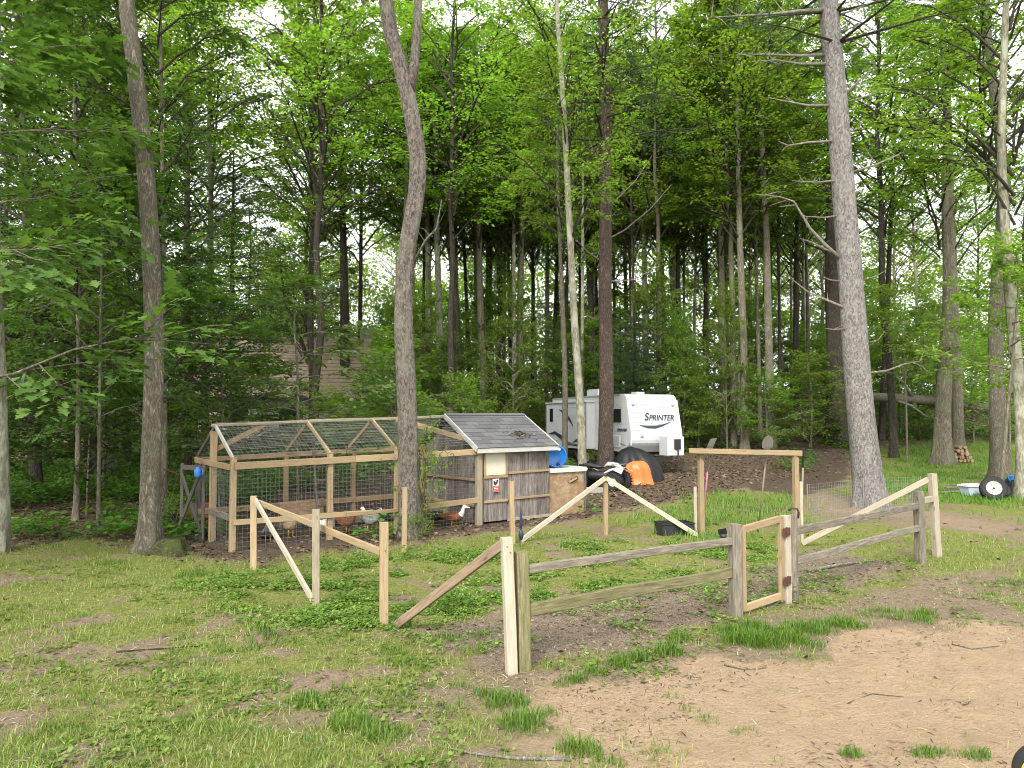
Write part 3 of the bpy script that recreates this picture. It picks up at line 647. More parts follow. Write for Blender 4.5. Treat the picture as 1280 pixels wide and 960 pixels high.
def tree(name, label, base, pix, w_px, key, bark, H=22.0, cat='tree', group=None, seed=0, flare=.4, n=10, cs=1.0, czs=1.0, crown_from=None, rz=None, taper=.75, rough=.06, step=.45):
    """pix: pixels the stem passes through above its base (same depth); w_px: stem width in pixels"""
    rr = random.Random(seed); Yd = base.y; r = w_px / 2 * Yd / F_PX
    root = thing(name, label, cat, base, 0, group)
    pts = [Vector((0, 0, 0))] + [up_to(base, a, b) - base for a, b in pix]
    HT = H * (.965 if key and key[:5] in ('hemlo', 'ypine') else .985)
    if pts[-1].z < HT:
        d = (pts[-1] - pts[-2]) if len(pts) > 1 else Vector((0, 0, 1))
        d = d / max(d.z, .01); d = Vector((d.x * .6, d.y, 1))
        q = pts[-1]; k = max(2, int((HT - q.z) / 3))
        for i in range(1, k + 1):
            s = (HT - q.z) * i / k; pts.append(q + Vector((d.x * s + rr.uniform(-.12, .12), rr.uniform(-.25, .25), s)))
    rad = [r * max(.05, 1 - taper * max(0, p.z) / H - (.2 if p.z > .93 * H else 0)) for p in pts]
    link('trunk', trunk_mesh('trunk', pts, rad, bark, n, flare, seed, rough, step), root)
    if key:
        top = pts[-1]; q = Vector((0, 0, 1)).rotation_difference(top.normalized())
        rot = q @ Quaternion((0, 0, 1), rz if rz is not None else rr.uniform(0, 6.28))
        s = H / {'maple': 27, 'light': 25, 'shade': 20, 'sapli': 6.5, 'brigh': 5, 'darks': 6, 'oak0': 9.5, 'beech': 7.5, 'shrub': 1.5, 'high0': 26, 'spray': 7, 'ypine': 8, 'hemlo': 15, 'highp': 25}[key[:5]]
        for nm, me in (('crown', TW[key][0]), ('limbs', TW[key][1])):
            o = link(nm, me, root); o.rotation_euler = rot.to_euler(); o.scale = (s * cs, s * cs, s * czs)
    return root, pts, rad
def limb(root, pts, r0, mat, name='dead_branch', r1=.006, n=6, twigs=0, seed=0):
    """branch as a part of its tree, points in world space"""
    mb = MB(); k = len(pts); P = [Vector(p) for p in pts]
    mb.tube(P, [r0 + (r1 - r0) * i / (k - 1) for i in range(k)], n, True)
    rr = random.Random(seed)
    for i in range(twigs):
        s = rr.uniform(.3, .98) * (k - 1); j = min(int(s), k - 2); b = P[j].lerp(P[j + 1], s - j); L = rr.uniform(.2, .6)
        d = Vector((rr.uniform(-1, 1), rr.uniform(-.5, .5), rr.uniform(-.6, .8))).normalized()
        mb.tube([b, b + d * L * .5, b + d * L + Vector((0, 0, rr.uniform(-.1, .1)))], [r0 * .3, r0 * .2, .003], 4, False)
    return mb.build(name, mat, root, True, origin=P[0])

# ---- the prominent trees
b1 = G(187, 688)
t1, p_, r_ = tree('maple_tree', 'tall brown maple trunk with mossy stump at its foot beside the ladder', b1, [(188, 600), (193, 450), (189, 320), (181, 200), (168, 80), (158, 0)], 24, 'high0', 'bark_brown', 24, seed=1, flare=.55, n=40, taper=.5, rough=.035, step=.13)
b2 = G(512, 672)
t2, p2_, r2_ = tree('cherry_tree', 'crooked scaly grey tree rising in front of the wire chicken run', b2, [(509, 520), (504, 400), (508, 320), (521, 240), (522, 190), (512, 130), (500, 80), (484, 10)], 26, 'high0', 'bark_cherry', 23, seed=2, flare=.3, n=40, taper=.6, rough=.045, step=.13)
fk = [up_to(b2, 511, 125), up_to(b2, 518, 80), up_to(b2, 522, 30), up_to(b2, 524, -60), up_to(b2, 530, -200)]
limb(t2, fk, .12, 'bark_cherry', 'fork', .05, 10)
limb(t2, [up_to(b2, 516, 330), at(532, 300, b2.y - .2), at(546, 285, b2.y - .3), at(552, 250, b2.y - .3)], .03, 'bark_cherry', 'side_branch', .008, 6, 4, 3)
b3 = G(1088, 634)
t3, p3_, r3_ = tree('pine_tree', 'big light grey pine trunk with dead branch stubs behind the corner fence', b3, [(1078, 540), (1070, 450), (1061, 320), (1052, 200), (1044, 100), (1035, 0)], 34, 'highpine0', 'bark_pine', 25, seed=3, flare=.26, n=48, taper=.6, rough=.03, step=.13)
rr = random.Random(5)
for (x0, y0, pts) in [(1050, 330, [(1030, 305), (1012, 285), (992, 252), (975, 246), (945, 243)]), (1040, 320, [(1015, 303), (1000, 298)]), (1066, 393, [(1040, 378), (1010, 365), (985, 345)]), (1092, 467, [(1110, 463), (1130, 455), (1152, 451)]),
        (1082, 352, [(1096, 345), (1107, 338)]), (1050, 352, [(1038, 350), (1029, 346)]), (1088, 430, [(1098, 425), (1106, 414)]), (1030, 12, [(1000, 14), (960, 18), (880, 22)]), (1030, 68, [(1000, 70), (960, 68), (920, 68)]), (1032, 80, [(1000, 80), (970, 75), (940, 77)]),
        (1036, 132, [(1010, 132), (985, 127), (960, 122)]), (1040, 176, [(1010, 178), (985, 182), (972, 176)]), (1060, 122, [(1070, 105), (1085, 90), (1096, 80)]), (1064, 128, [(1085, 120), (1105, 113)]), (1063, 168, [(1074, 160), (1078, 150)]), (1074, 215, [(1092, 207), (1115, 197), (1130, 190)]),
        (1046, 225, [(1020, 228), (990, 226)]), (1050, 268, [(1030, 272), (1000, 270)]), (1054, 410, [(1042, 412), (1030, 410)]), (1048, 5, [(1060, -8), (1075, -20)]), (1060, 40, [(1075, 30), (1080, 10)]), (1055, 20, [(1062, 14), (1085, 5), (1098, 0)])]:
    L = math.hypot(pts[-1][0] - x0, pts[-1][1] - y0); r0 = .018 + .00035 * L
    if L > 120 and y0 > 200: r0 = .06
    yy = b3.y - .25 + rr.uniform(-.1, .2)
    limb(t3, [at(x0 + (8 if pts[0][0] < x0 else -8), y0, b3.y)] + [at(a, b, yy - .12 * i * rr.uniform(.5, 1.5)) for i, (a, b) in enumerate(pts)], r0, 'bark_dead', twigs=int(L / 18), seed=int(x0 + y0))
b4 = G(756, 592)
t4, p4_, r4_ = tree('pine_tree', 'straight reddish brown pine trunk standing in front of the white trailer', b4, [(758, 480), (757, 380), (757, 250), (756, 140), (754, 0)], 19, 'highpine0', 'bark_redpine', 26, seed=4, flare=.25, n=14, taper=.45, rz=1)
for (x0, y0, pts) in [(757, 262, [(775, 245), (795, 225), (815, 195)]), (758, 300, [(780, 288), (812, 262), (840, 230)]), (757, 210, [(742, 190), (735, 170)]), (755, 160, [(770, 120), (790, 85)]), (757, 275, [(765, 270), (772, 262)]), (757, 402, [(742, 398), (728, 392)]), (757, 330, [(735, 315), (720, 300)]), (756, 230, [(735, 205), (712, 190)]), (757, 352, [(790, 350), (830, 330)])]:
    limb(t4, [at(x0, y0, b4.y)] + [at(a, b, b4.y - .3 * i) for i, (a, b) in enumerate(pts)], .035, 'bark_dead', twigs=4, seed=x0 + y0)
b5 = G(729, 604)
t5, _, _ = tree('ash_tree', 'slender pale lichened trunk rising between the plywood box and the pine', b5, [(726, 520), (720, 430), (714, 330), (707, 180), (701, 80), (696, 0)], 11, 'light1', 'bark_pale', 21, seed=5, flare=.2, n=12, taper=.6, cs=.8)
b6 = G(706, 585)
tree('ash_tree', 'thin grey stem in front of the trailer door beside the pale trunk', b6, [(706, 470), (701, 330), (697, 200), (700, 60)], 8, 'light0', 'bark_maple', 20, seed=6, n=10, cs=.75)

# ---- countable forest stems, read one by one
SG = 'forest stems behind the coop and trailer'
BK = {'bark_maple': 'slim grey brown', 'bark_dark': 'dark barked', 'bark_pale': 'pale lichened'}
WHERE = [(200, 'in the deep shade beyond the lawn'), (500, 'before the brown house'), (598, 'rising behind the coop roof ridge'), (645, 'in the row behind the right half of the coop roof'), (680, 'in the gap between the coop roof and the trailer'), (760, 'behind the rear half of the trailer'), (860, 'behind the front of the trailer'), (940, 'on the leaf litter right beside the trailer'), (990, 'beside the dark path behind the timber arch'), (1060, 'between the dark path and the big grey pine'), (2000, 'just beyond the big grey pine')]
def stem(bx, by, pix, wpx, key, bark, lab=None, H=26, group=SG, cs=1.0, name='maple_tree', **kw):
    b = G(bx, by); lb = lab or BK[bark] + ' maple stem ' + next(t for x_, t in WHERE if bx < x_)
    return tree(name, lb, b, pix, wpx, key, bark, H, group=None if lab else group, seed=int(bx * 7 + by), cs=cs, **kw)
stem(-6, 690, [(0, 640), (-3, 500), (-10, 300)], 22, 'high0', 'bark_pale', 'grey trunk at the far edge of the lawn beside the dark wood', 22, n=14)
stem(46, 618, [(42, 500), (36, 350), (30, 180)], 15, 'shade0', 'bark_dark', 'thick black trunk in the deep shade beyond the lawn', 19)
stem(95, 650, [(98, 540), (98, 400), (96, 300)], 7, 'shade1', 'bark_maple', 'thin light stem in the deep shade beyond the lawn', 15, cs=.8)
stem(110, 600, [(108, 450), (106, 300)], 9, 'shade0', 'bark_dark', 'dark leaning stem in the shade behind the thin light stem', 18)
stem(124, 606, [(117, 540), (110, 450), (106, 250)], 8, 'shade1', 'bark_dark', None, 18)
stem(206, 655, [(205, 500), (206, 380), (203, 250)], 8, 'shade1', 'bark_maple', 'thin stem standing right behind the tall brown maple', 16, cs=.7)
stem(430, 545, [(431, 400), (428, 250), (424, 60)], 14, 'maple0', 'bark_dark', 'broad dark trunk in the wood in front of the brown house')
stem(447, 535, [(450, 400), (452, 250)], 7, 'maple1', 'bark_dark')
stem(391, 545, [(388, 470), (378, 430), (357, 375), (350, 310), (352, 260)], 8, 'light2', 'bark_dark', 'leaning forked young maple before the brown house', 12, cs=1.1)
for a in [(540, 545, [(537, 400), (533, 250), (531, 170)], 10, 'maple2', 'bark_pale'), (553, 548, [(549, 400), (545, 250), (540, 90)], 11, 'light0', 'bark_pale'), (527, 545, [(521, 440), (516, 350)], 7, 'maple3', 'bark_maple'),
          (578, 540, [(572, 400), (558, 280), (548, 200)], 9, 'light1', 'bark_maple'), (590, 535, [(584, 400), (578, 250)], 6, 'maple0', 'bark_dark'), (606, 545, [(601, 400), (598, 250), (594, 100)], 11, 'maple1', 'bark_maple'),
          (616, 535, [(612, 400), (610, 250), (606, 80)], 11, 'maple2', 'bark_dark'), (628, 540, [(626, 400), (623, 250), (628, 100)], 10, 'light2', 'bark_dark'), (651, 542, [(650, 400), (653, 250), (658, 60)], 11, 'maple3', 'bark_maple'),
          (640, 525, [(637, 400), (634, 250)], 6, 'light0', 'bark_dark'), (664, 528, [(667, 400), (664, 250)], 6, 'maple1', 'bark_dark'), (682, 530, [(684, 400), (684, 300)], 7, 'light1', 'bark_maple'), (692, 528, [(694, 400), (699, 250)], 6, 'maple2', 'bark_dark'),
          (740, 535, [(739, 400), (733, 280), (730, 150)], 10, 'maple0', 'bark_dark'), (749, 530, [(746, 400), (741, 250)], 7, 'light2', 'bark_dark'), (785, 530, [(783, 400), (779, 250)], 7, 'maple3', 'bark_maple'), (809, 540, [(807, 400), (803, 250), (798, 120)], 9, 'light0', 'bark_maple'),
          (830, 535, [(828, 400), (823, 250)], 7, 'maple1', 'bark_maple'), (845, 538, [(842, 400), (836, 250), (830, 130)], 9, 'light1', 'bark_maple'), (868, 535, [(868, 400), (872, 250)], 5, 'light2', 'bark_pale'), (884, 530, [(885, 400), (883, 300)], 5, 'light0', 'bark_maple'),
          (905, 552, [(903, 400), (900, 250), (897, 100)], 10, 'light1', 'bark_maple'), (917, 558, [(916, 400), (912, 280), (905, 150)], 9, 'maple2', 'bark_maple'), (931, 562, [(929, 430), (925, 300), (922, 120)], 11, 'light2', 'bark_maple'), (963, 560, [(961, 430), (958, 300), (952, 170)], 12, 'maple0', 'bark_maple'),
          (951, 548, [(947, 400), (943, 250)], 6, 'light0', 'bark_maple'), (997, 540, [(995, 420), (996, 300)], 9, 'light1', 'bark_dark'), (1008, 535, [(1010, 400), (1005, 250)], 6, 'maple1', 'bark_maple'),
          (1117, 572, [(1113, 470), (1104, 380), (1101, 250)], 10, 'light2', 'bark_dark'), (1102, 550, [(1108, 400), (1117, 200)], 8, 'maple3', 'bark_dark')]:
    stem(*a)
rr = random.Random(19)
for i in range(40):
    bx = rr.uniform(505, 1010); by = rr.uniform(522, 545); d1 = rr.uniform(-8, 8)
    stem(bx, by, [(bx + d1 * .5, 400), (bx + d1, 250)], rr.uniform(4.2, 7.0), rr.choice(['light0', 'light1', 'light2', 'maple2']), rr.choice(['bark_maple', 'bark_maple', 'bark_dark', 'bark_pale']), cs=.7)
for i in range(34):
    Y_ = rr.uniform(36, 52); X_ = rr.uniform(-.30, .62) * Y_
    if (abs(X_ - 4.5) < 4 and Y_ < 38) or (X_ > .33 * Y_ and Y_ < 40) or (-.33 < X_ / Y_ < -.18): continue
    tree('maple_sapling', ('pale' if i % 2 else 'fresh') + ' green leggy young maple among the stems ' + ('behind the coop' if X_ < 1.5 else 'behind the trailer' if X_ < 9 else 'beyond the dark path'), Vector((X_, Y_, Tz(X_, Y_))), [], .09 * F_PX / Y_, ['brightsap0', 'brightsap1', 'sapling0'][i % 3], 'bark_maple', rr.uniform(6, 11), group='leggy young maples among the stems', seed=1200 + i, cs=rr.uniform(.45, .75), n=6)
stem(1045, 556, [(1044, 440), (1040, 320), (1040, 200)], 24, 'maple1', 'bark_dark', 'massive dark old maple behind the big grey pine', 24, n=14)
tr, _, _ = stem(1178, 580, [(1180, 480), (1186, 380), (1184, 260), (1184, 130), (1178, 40)], 20, 'light0', 'bark_maple', 'stout grey brown maple beside the small firewood pile', 23, n=14, flare=.55)
limb(tr, [at(1186, 110, G(1178, 580).y), at(1195, 50, G(1178, 580).y), at(1204, -20, G(1178, 580).y), at(1210, -80, G(1178, 580).y)], .22, 'bark_maple', 'fork', .1, 10)
stem(1197, 562, [(1197, 480), (1193, 400), (1190, 300)], 14, 'maple2', 'bark_maple', 'grey maple right behind the firewood pile', 22, n=12)
tr, _, _ = stem(1250, 598, [(1246, 500), (1245, 400), (1254, 230), (1240, 100), (1231, 0)], 20, 'maple0', 'bark_brown', 'thick dark brown maple behind the old tyres', 23, n=14)
yb = G(1250, 598).y
for pts in ([(1248, 215), (1225, 190), (1195, 165), (1150, 145), (1130, 138)], [(1246, 190), (1215, 165), (1180, 150)], [(1243, 105), (1210, 72), (1170, 58), (1120, 40), (1095, 28)], [(1255, 200), (1275, 180), (1300, 150)]):
    limb(tr, [at(a, b, yb - .15 * i) for i, (a, b) in enumerate(pts)], .09, 'bark_dark', 'limb', .015, 7, 8, pts[0][1])
stem(1278, 622, [(1276, 520), (1266, 400), (1258, 300), (1252, 190), (1255, 60)], 16, 'light2', 'bark_pale', 'pale knotted trunk beside the old tyres', 20, n=12, rough=.09)

# ---- conifers and saplings of the understorey
for i, (bx, by, tx, ty, key, H) in enumerate([(790, 560, 795, 320, 'ypine0', 7.5), (820, 552, 822, 330, 'ypine0', 8.5), (775, 548, 775, 330, 'ypine0', 8)]):
    b = G(bx, by); tree('young_pine', 'soft blue green young white pine behind the trailer', b, [(tx, ty)], 4, key, 'bark_dark', H, group='young pines behind the trailer', seed=i + 50, n=8)
for i, (bx, by, key, H, cs) in enumerate([(235, 600, 'hemlock0', 14, 1.1), (290, 585, 'hemlock1', 15, 1.1), (60, 590, 'hemlock1', 13, 1.0), (160, 585, 'hemlock0', 13, 1.05), (5, 600, 'hemlock0', 15, 1.0), (-60, 590, 'hemlock1', 14, 1.1), (110, 570, 'hemlock1', 16, 1.1)]):
    b = G(bx, by); tree('hemlock_tree', 'dark dense hemlock in the shaded wood left of the chicken run', b, [(bx, by - 200)], 9, key, 'bark_dark', H, group='hemlocks in the dark wood', seed=i + 60, cs=cs)
ob = Vector((-8.6, 10.6, Tz(-8.6, 10.6)))
tree('oak_tree', 'young oak whose large lobed leaves reach over the lawn edge', ob, [(-115, 300)], 10, 'oak0', 'bark_maple', 11.5, seed=70, cs=1.1, rz=.3)
ob = Vector((-8.6, 15.6, Tz(-8.6, 15.6)))
tree('oak_tree', 'spindly oak with large lobed leaves beside the thin light stem', ob, [(127, 300)], 5, 'oak0', 'bark_maple', 8.6, seed=71, cs=1.0, rz=2.2)
b = G(330, 632)
tree('beech_sapling', 'broad leafy beech sapling spreading over the end of the wire run', Vector((-5.2, 18.2, Tz(-5.2, 18.2))), [(372, 470)], 5, 'beech0', 'bark_maple', 6.2, seed=72, cs=1.15, rz=1.0)
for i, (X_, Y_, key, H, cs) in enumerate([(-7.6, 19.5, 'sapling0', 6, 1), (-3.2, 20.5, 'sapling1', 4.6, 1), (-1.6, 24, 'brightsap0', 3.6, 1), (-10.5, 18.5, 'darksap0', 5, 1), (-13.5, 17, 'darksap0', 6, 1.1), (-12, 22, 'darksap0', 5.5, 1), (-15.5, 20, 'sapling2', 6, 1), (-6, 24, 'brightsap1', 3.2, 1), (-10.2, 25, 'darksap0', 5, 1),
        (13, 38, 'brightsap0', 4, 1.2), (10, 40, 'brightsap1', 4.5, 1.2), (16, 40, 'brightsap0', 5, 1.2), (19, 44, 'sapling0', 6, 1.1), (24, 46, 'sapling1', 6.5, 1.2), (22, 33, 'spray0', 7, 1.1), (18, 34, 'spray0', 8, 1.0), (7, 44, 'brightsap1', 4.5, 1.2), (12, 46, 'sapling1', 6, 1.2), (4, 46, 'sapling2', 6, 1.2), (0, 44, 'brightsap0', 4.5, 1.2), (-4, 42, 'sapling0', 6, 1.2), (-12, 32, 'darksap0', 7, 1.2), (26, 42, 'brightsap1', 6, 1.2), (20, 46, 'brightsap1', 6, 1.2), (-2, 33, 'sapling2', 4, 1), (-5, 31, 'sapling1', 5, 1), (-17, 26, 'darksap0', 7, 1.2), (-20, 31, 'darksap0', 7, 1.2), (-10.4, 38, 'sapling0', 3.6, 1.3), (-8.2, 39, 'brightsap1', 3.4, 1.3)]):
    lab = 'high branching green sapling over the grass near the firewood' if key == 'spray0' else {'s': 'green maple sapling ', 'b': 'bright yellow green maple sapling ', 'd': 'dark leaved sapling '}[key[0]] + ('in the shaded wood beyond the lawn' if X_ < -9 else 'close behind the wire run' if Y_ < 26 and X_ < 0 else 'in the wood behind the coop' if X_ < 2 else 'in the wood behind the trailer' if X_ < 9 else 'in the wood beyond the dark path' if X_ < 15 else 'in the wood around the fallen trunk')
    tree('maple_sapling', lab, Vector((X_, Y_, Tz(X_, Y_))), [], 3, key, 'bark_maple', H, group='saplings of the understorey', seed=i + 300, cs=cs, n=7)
tree('maple_sapling', 'leafy low maple branch tips beside the pale knotted trunk', Vector((14.0, 21.5, Tz(14.0, 21.5))), [(1270, 400)], 5, 'spray0', 'bark_maple', 7.5, seed=401, cs=1.0, rz=.7)
# crowns closing the gap over the hemlocks
for i, (X_, Y_, key, H) in enumerate([(-13.5, 33, 'light0', 25), (-10, 37, 'maple1', 26), (-17, 38, 'maple2', 26), (-8.2, 31.5, 'light1', 25), (-12, 44, 'light2', 27), (-20, 34, 'maple3', 25), (-6, 42, 'maple0', 28), (-22, 44, 'light1', 27), (-15, 28, 'light2', 22), (-3, 37, 'light0', 27)] + [(8.5, 43, 'light0', 29), (13, 50, 'maple1', 31), (4, 53, 'light2', 31), (18, 52, 'light1', 30)]):
    tree('maple_tree', ('light green' if key[0] == 'l' else 'deep green') + (' tall maple between the hemlocks and the brown house' if X_ < 0 else ' very tall maple behind the trailer and path'), Vector((X_, Y_, Tz(X_, Y_))), [], .36 * F_PX / Y_, key, 'bark_dark' if i % 2 else 'bark_maple', H, group='tall maples of the wood', seed=700 + i, n=9)
# leggy young maples filling the middle height
rr = random.Random(41)
for i in range(40):
    Y_ = rr.uniform(50, 78); X_ = rr.uniform(-.62, .72) * Y_; key = rr.choice(['brightsap0', 'brightsap1', 'brightsap0', 'sapling0', 'sapling2'])
    tree('maple_sapling', 'tall leafy young maple ' + ('behind the brown house and coop' if X_ < 0 else 'deep behind the trailer' if X_ < .3 * Y_ else 'deep behind the fallen trunk'), Vector((X_, Y_, Tz(X_, Y_))), [], .12 * F_PX / Y_, key, 'bark_maple', rr.uniform(7, 12), group='young maples deep in the wood', seed=1000 + i, cs=rr.uniform(.9, 1.2), n=6)
# ---- deep wood
rr = random.Random(77); placed = []
def deep(n, y0, y1, half, keys, H0, H1):
    c = 0
    while c < n:
        Y_ = rr.uniform(y0, y1); X_ = rr.uniform(-half, half) * Y_
        if any((X_ - a) ** 2 + (Y_ - b) ** 2 < 9 for a, b in placed): continue
        placed.append((X_, Y_)); c += 1
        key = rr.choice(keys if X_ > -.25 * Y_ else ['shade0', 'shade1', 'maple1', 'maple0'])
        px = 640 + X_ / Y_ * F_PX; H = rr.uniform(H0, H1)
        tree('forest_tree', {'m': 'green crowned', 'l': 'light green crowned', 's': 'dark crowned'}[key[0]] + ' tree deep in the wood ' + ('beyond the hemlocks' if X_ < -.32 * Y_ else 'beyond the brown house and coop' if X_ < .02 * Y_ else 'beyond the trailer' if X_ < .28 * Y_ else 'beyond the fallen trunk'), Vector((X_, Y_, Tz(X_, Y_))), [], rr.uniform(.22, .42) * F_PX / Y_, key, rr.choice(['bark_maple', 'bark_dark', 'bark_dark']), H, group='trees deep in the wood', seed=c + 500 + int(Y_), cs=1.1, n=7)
deep(18, 48, 70, .78, ['maple0', 'maple1', 'maple2', 'maple3', 'light0', 'light1', 'light2'], 20, 27)
deep(10, 70, 95, .80, ['maple0', 'maple2', 'light0', 'light1', 'light2'], 19, 26)

# far edge of the wood, where single trees no longer read
def far_wood():
    rng = np.random.default_rng(9); P = []
    for i in range(620):
        Y_ = rng.uniform(68, 115); X_ = rng.uniform(-.85, .85) * Y_; h = rng.uniform(0, 1) ** 1.3 * 17; r = rng.uniform(1.2, 3.2); n = 130
        q = rng.normal(0, 1, (n, 3)); q = q / np.linalg.norm(q, axis=1, keepdims=True) * (rng.random(n) ** .4)[:, None] * np.array([r, r, r * .55])
        P.append(q + np.array([X_, Y_, Tz(X_, Y_) + h]))
    for i in range(520):
        Y_ = rng.uniform(74, 112); X_ = rng.uniform(-.8, .8) * Y_; h = rng.uniform(4, 21); r = rng.uniform(1.4, 3.4); n = 120
        q = rng.normal(0, 1, (n, 3)); q = q / np.linalg.norm(q, axis=1, keepdims=True) * (rng.random(n) ** .4)[:, None] * np.array([r, r, r * .5])
        P.append(q + np.array([X_, Y_, Tz(X_, Y_) + h]))
    P = np.concatenate(P); n = len(P)
    return leaves('far_wood', P, rng.normal(0, 1, (n, 3)), np.stack([rng.normal(0, .5, n), rng.normal(0, .5, n), np.ones(n)], 1), .28 + .2 * rng.random(n), LEAF_FAR, 'leaf_light')
stuff('far_wood', far_wood(), 'distant mass of light green foliage closing the wood', 'woodland')

# ================================================================== CHICKEN RUN AND COOP
PA = G(290, 690); PB = G(598, 656)
U = Vector((PB.x - PA.x, PB.y - PA.y, 0)); LRUN = U.length; U.normalize(); Vv = Vector((-U.y, U.x, 0)); DEP = 2.3
ZE0, ZE1 = 1.66, 1.76                      # eave height at the run's end and at the coop
def gz(a): return PA.z + (PB.z - PA.z) * min(max(a / LRUN, 0), 1.4)
def C(a, b, z):
    p = Vector((PA.x, PA.y, 0)) + U * a + Vv * b; return Vector((p.x, p.y, gz(a) + z))
def ze(a): return ZE0 + (ZE1 - ZE0) * a / LRUN
def zr(a): return ze(a) + .62 + .06 * a / LRUN
def a_of(px, b=0):
    k = (px - 640) / F_PX / CP; o = Vector((PA.x, PA.y, 0)) + Vv * b
    return (k * o.y - o.x) / (U.x - k * U.y)
run = thing('chicken_run', 'long gabled chicken run of yellow timber and wire mesh', 'chicken run', C(0, 0, 0))
fa = [0, a_of(414), a_of(497)]
for i, a_ in enumerate(fa): plank('post', C(a_, 0, -.15), C(a_, 0, ze(a_) + .04), .10, .09, 'pine_new', run, up=U, seed=i)
ba = [0, a_of(359, DEP), a_of(443, DEP), LRUN - .1]
for a_ in ba: plank('post', C(a_, DEP, -.15), C(a_, DEP, ze(a_)), .09, .09, 'batten' if a_ else 'board_dark', run, up=U)
plank('door_post', C(0, 1.25, -.1), C(0.0, 1.25, zr(0) - .12), .12, .09, 'pine_new', run, up=U)
for a0, a1 in ((0, fa[1] + .5), (fa[1] + .5, LRUN)):
    plank('top_rail', C(a0 + .003, -.068, ze(a0) - .12), C(a1 - .003, -.068, ze(a1) - .12), .13, .04, 'pine_new', run)
plank('low_rail', C(0, -.068, .53), C(fa[1] + .9, -.068, .50), .10, .04, 'pine_new', run); plank('low_rail', C(fa[1] + .3, -.11, .50), C(fa[2] + .1, -.11, .50), .08, .035, 'batten', run)
plank('low_rail', C(fa[2] + .12, -.068, .50), C(LRUN - .05, -.068, .56), .12, .04, 'pine_new', run)
plank('back_rail', C(0, DEP, ze(0) - .1), C(LRUN, DEP, ze(LRUN) - .1), .1, .04, 'batten', run); plank('back_rail', C(0, DEP - .05, .5), C(LRUN, DEP - .05, .52), .12, .04, 'batten', run)
plank('end_rail', C(-.06, 0, ze(0) - .14), C(-.06, DEP, ze(0) - .1), .11, .04, 'pine_new', run); plank('end_rail', C(-.06, .05, .62), C(-.06, 1.2, .62), .12, .04, 'split_rail', run)
plank('ridge_pole', C(-.08, DEP / 2, zr(0)), C(LRUN, DEP / 2, zr(LRUN)), .06, .05, 'pine_grey', run, wob=.012, seed=4)
for a_, m1, m2 in ((0, 'board_white', 'board_dark'), (fa[1], 'pine_new', 'batten'), (fa[2], 'pine_new', 'batten')):
    plank('rafter', C(a_, 0, ze(a_)), C(a_, DEP / 2, zr(a_) - .02), .085, .04, m1, run)
    plank('rafter', C(a_, DEP, ze(a_)), C(a_, DEP / 2, zr(a_) - .02), .085, .04, m2, run)
plank('brace', C(0.02, 1.3, ze(0) + .12), C(.95, DEP / 2, zr(.9) - .03), .10, .04, 'batten', run)
plank('brace', C(fa[2] + .55, DEP / 2 - .1, zr(5) - .05), C(LRUN - .1, .35, ze(5) + .16), .12, .03, 'batten', run)
def wires(name, O, E1, E2, n1, n2, r=.0021, mat='wire', jit=.006, seed=0):
    """grid of wires on the parallelogram O + s*E1 + t*E2"""
    rr = random.Random(seed); mb = MB(); O, E1, E2 = Vector(O), Vector(E1), Vector(E2); nn = E1.cross(E2).normalized()
    for (A, Bv, n) in ((E1, E2, n1), (E2, E1, n2)):
        for i in range(n + 1):
            p = O + A * (i / n) + nn * rr.uniform(-jit, jit); q = p + Bv
            mid = (p + q) / 2 + nn * rr.uniform(-jit, jit) * 2 + A.normalized() * rr.uniform(-jit, jit)
            mb.tube([p, mid, q], r, 3, False)
    return mb
def mesh_part(nm, root, *a, **k):
    o = wires(nm, *a, **k).build(nm, k.get('mat', 'wire'), root); o['kind'] = 'stuff'; return o
EL = LRUN
mesh_part('wire_mesh', run, C(0, -.045, .0), U * (EL - .03) + Vector((0, 0, .06)), Vector((0, 0, ZE0 - .05)), 64, 20, seed=1, r=.0023)
sl_ = C(0, DEP / 2, zr(0) + .03) - C(0, -.05, ze(0) + .03)
mesh_part('roof_mesh', run, C(0, -.05, ze(0) + .03), U * EL + Vector((0, 0, zr(EL) - zr(0))), sl_, 58, 15, seed=2, r=.0042, jit=.015)
sl2 = C(0, DEP / 2, zr(0) + .03) - C(0, DEP + .05, ze(0) + .03)
mesh_part('roof_mesh', run, C(0, DEP + .05, ze(0) + .03), U * EL + Vector((0, 0, zr(EL) - zr(0))), sl2, 56, 13, seed=3, r=.0034, jit=.015)
mesh_part('wire_mesh', run, C(0, DEP + .05, 0), U * EL + Vector((0, 0, .06)), Vector((0, 0, ZE0)), 60, 18, seed=4, r=.0023)
mesh_part('end_mesh', run, C(-.035, .05, 0), Vv * 1.15, Vector((0, 0, ZE0 - .1)), 15, 20, seed=5, r=.0026)
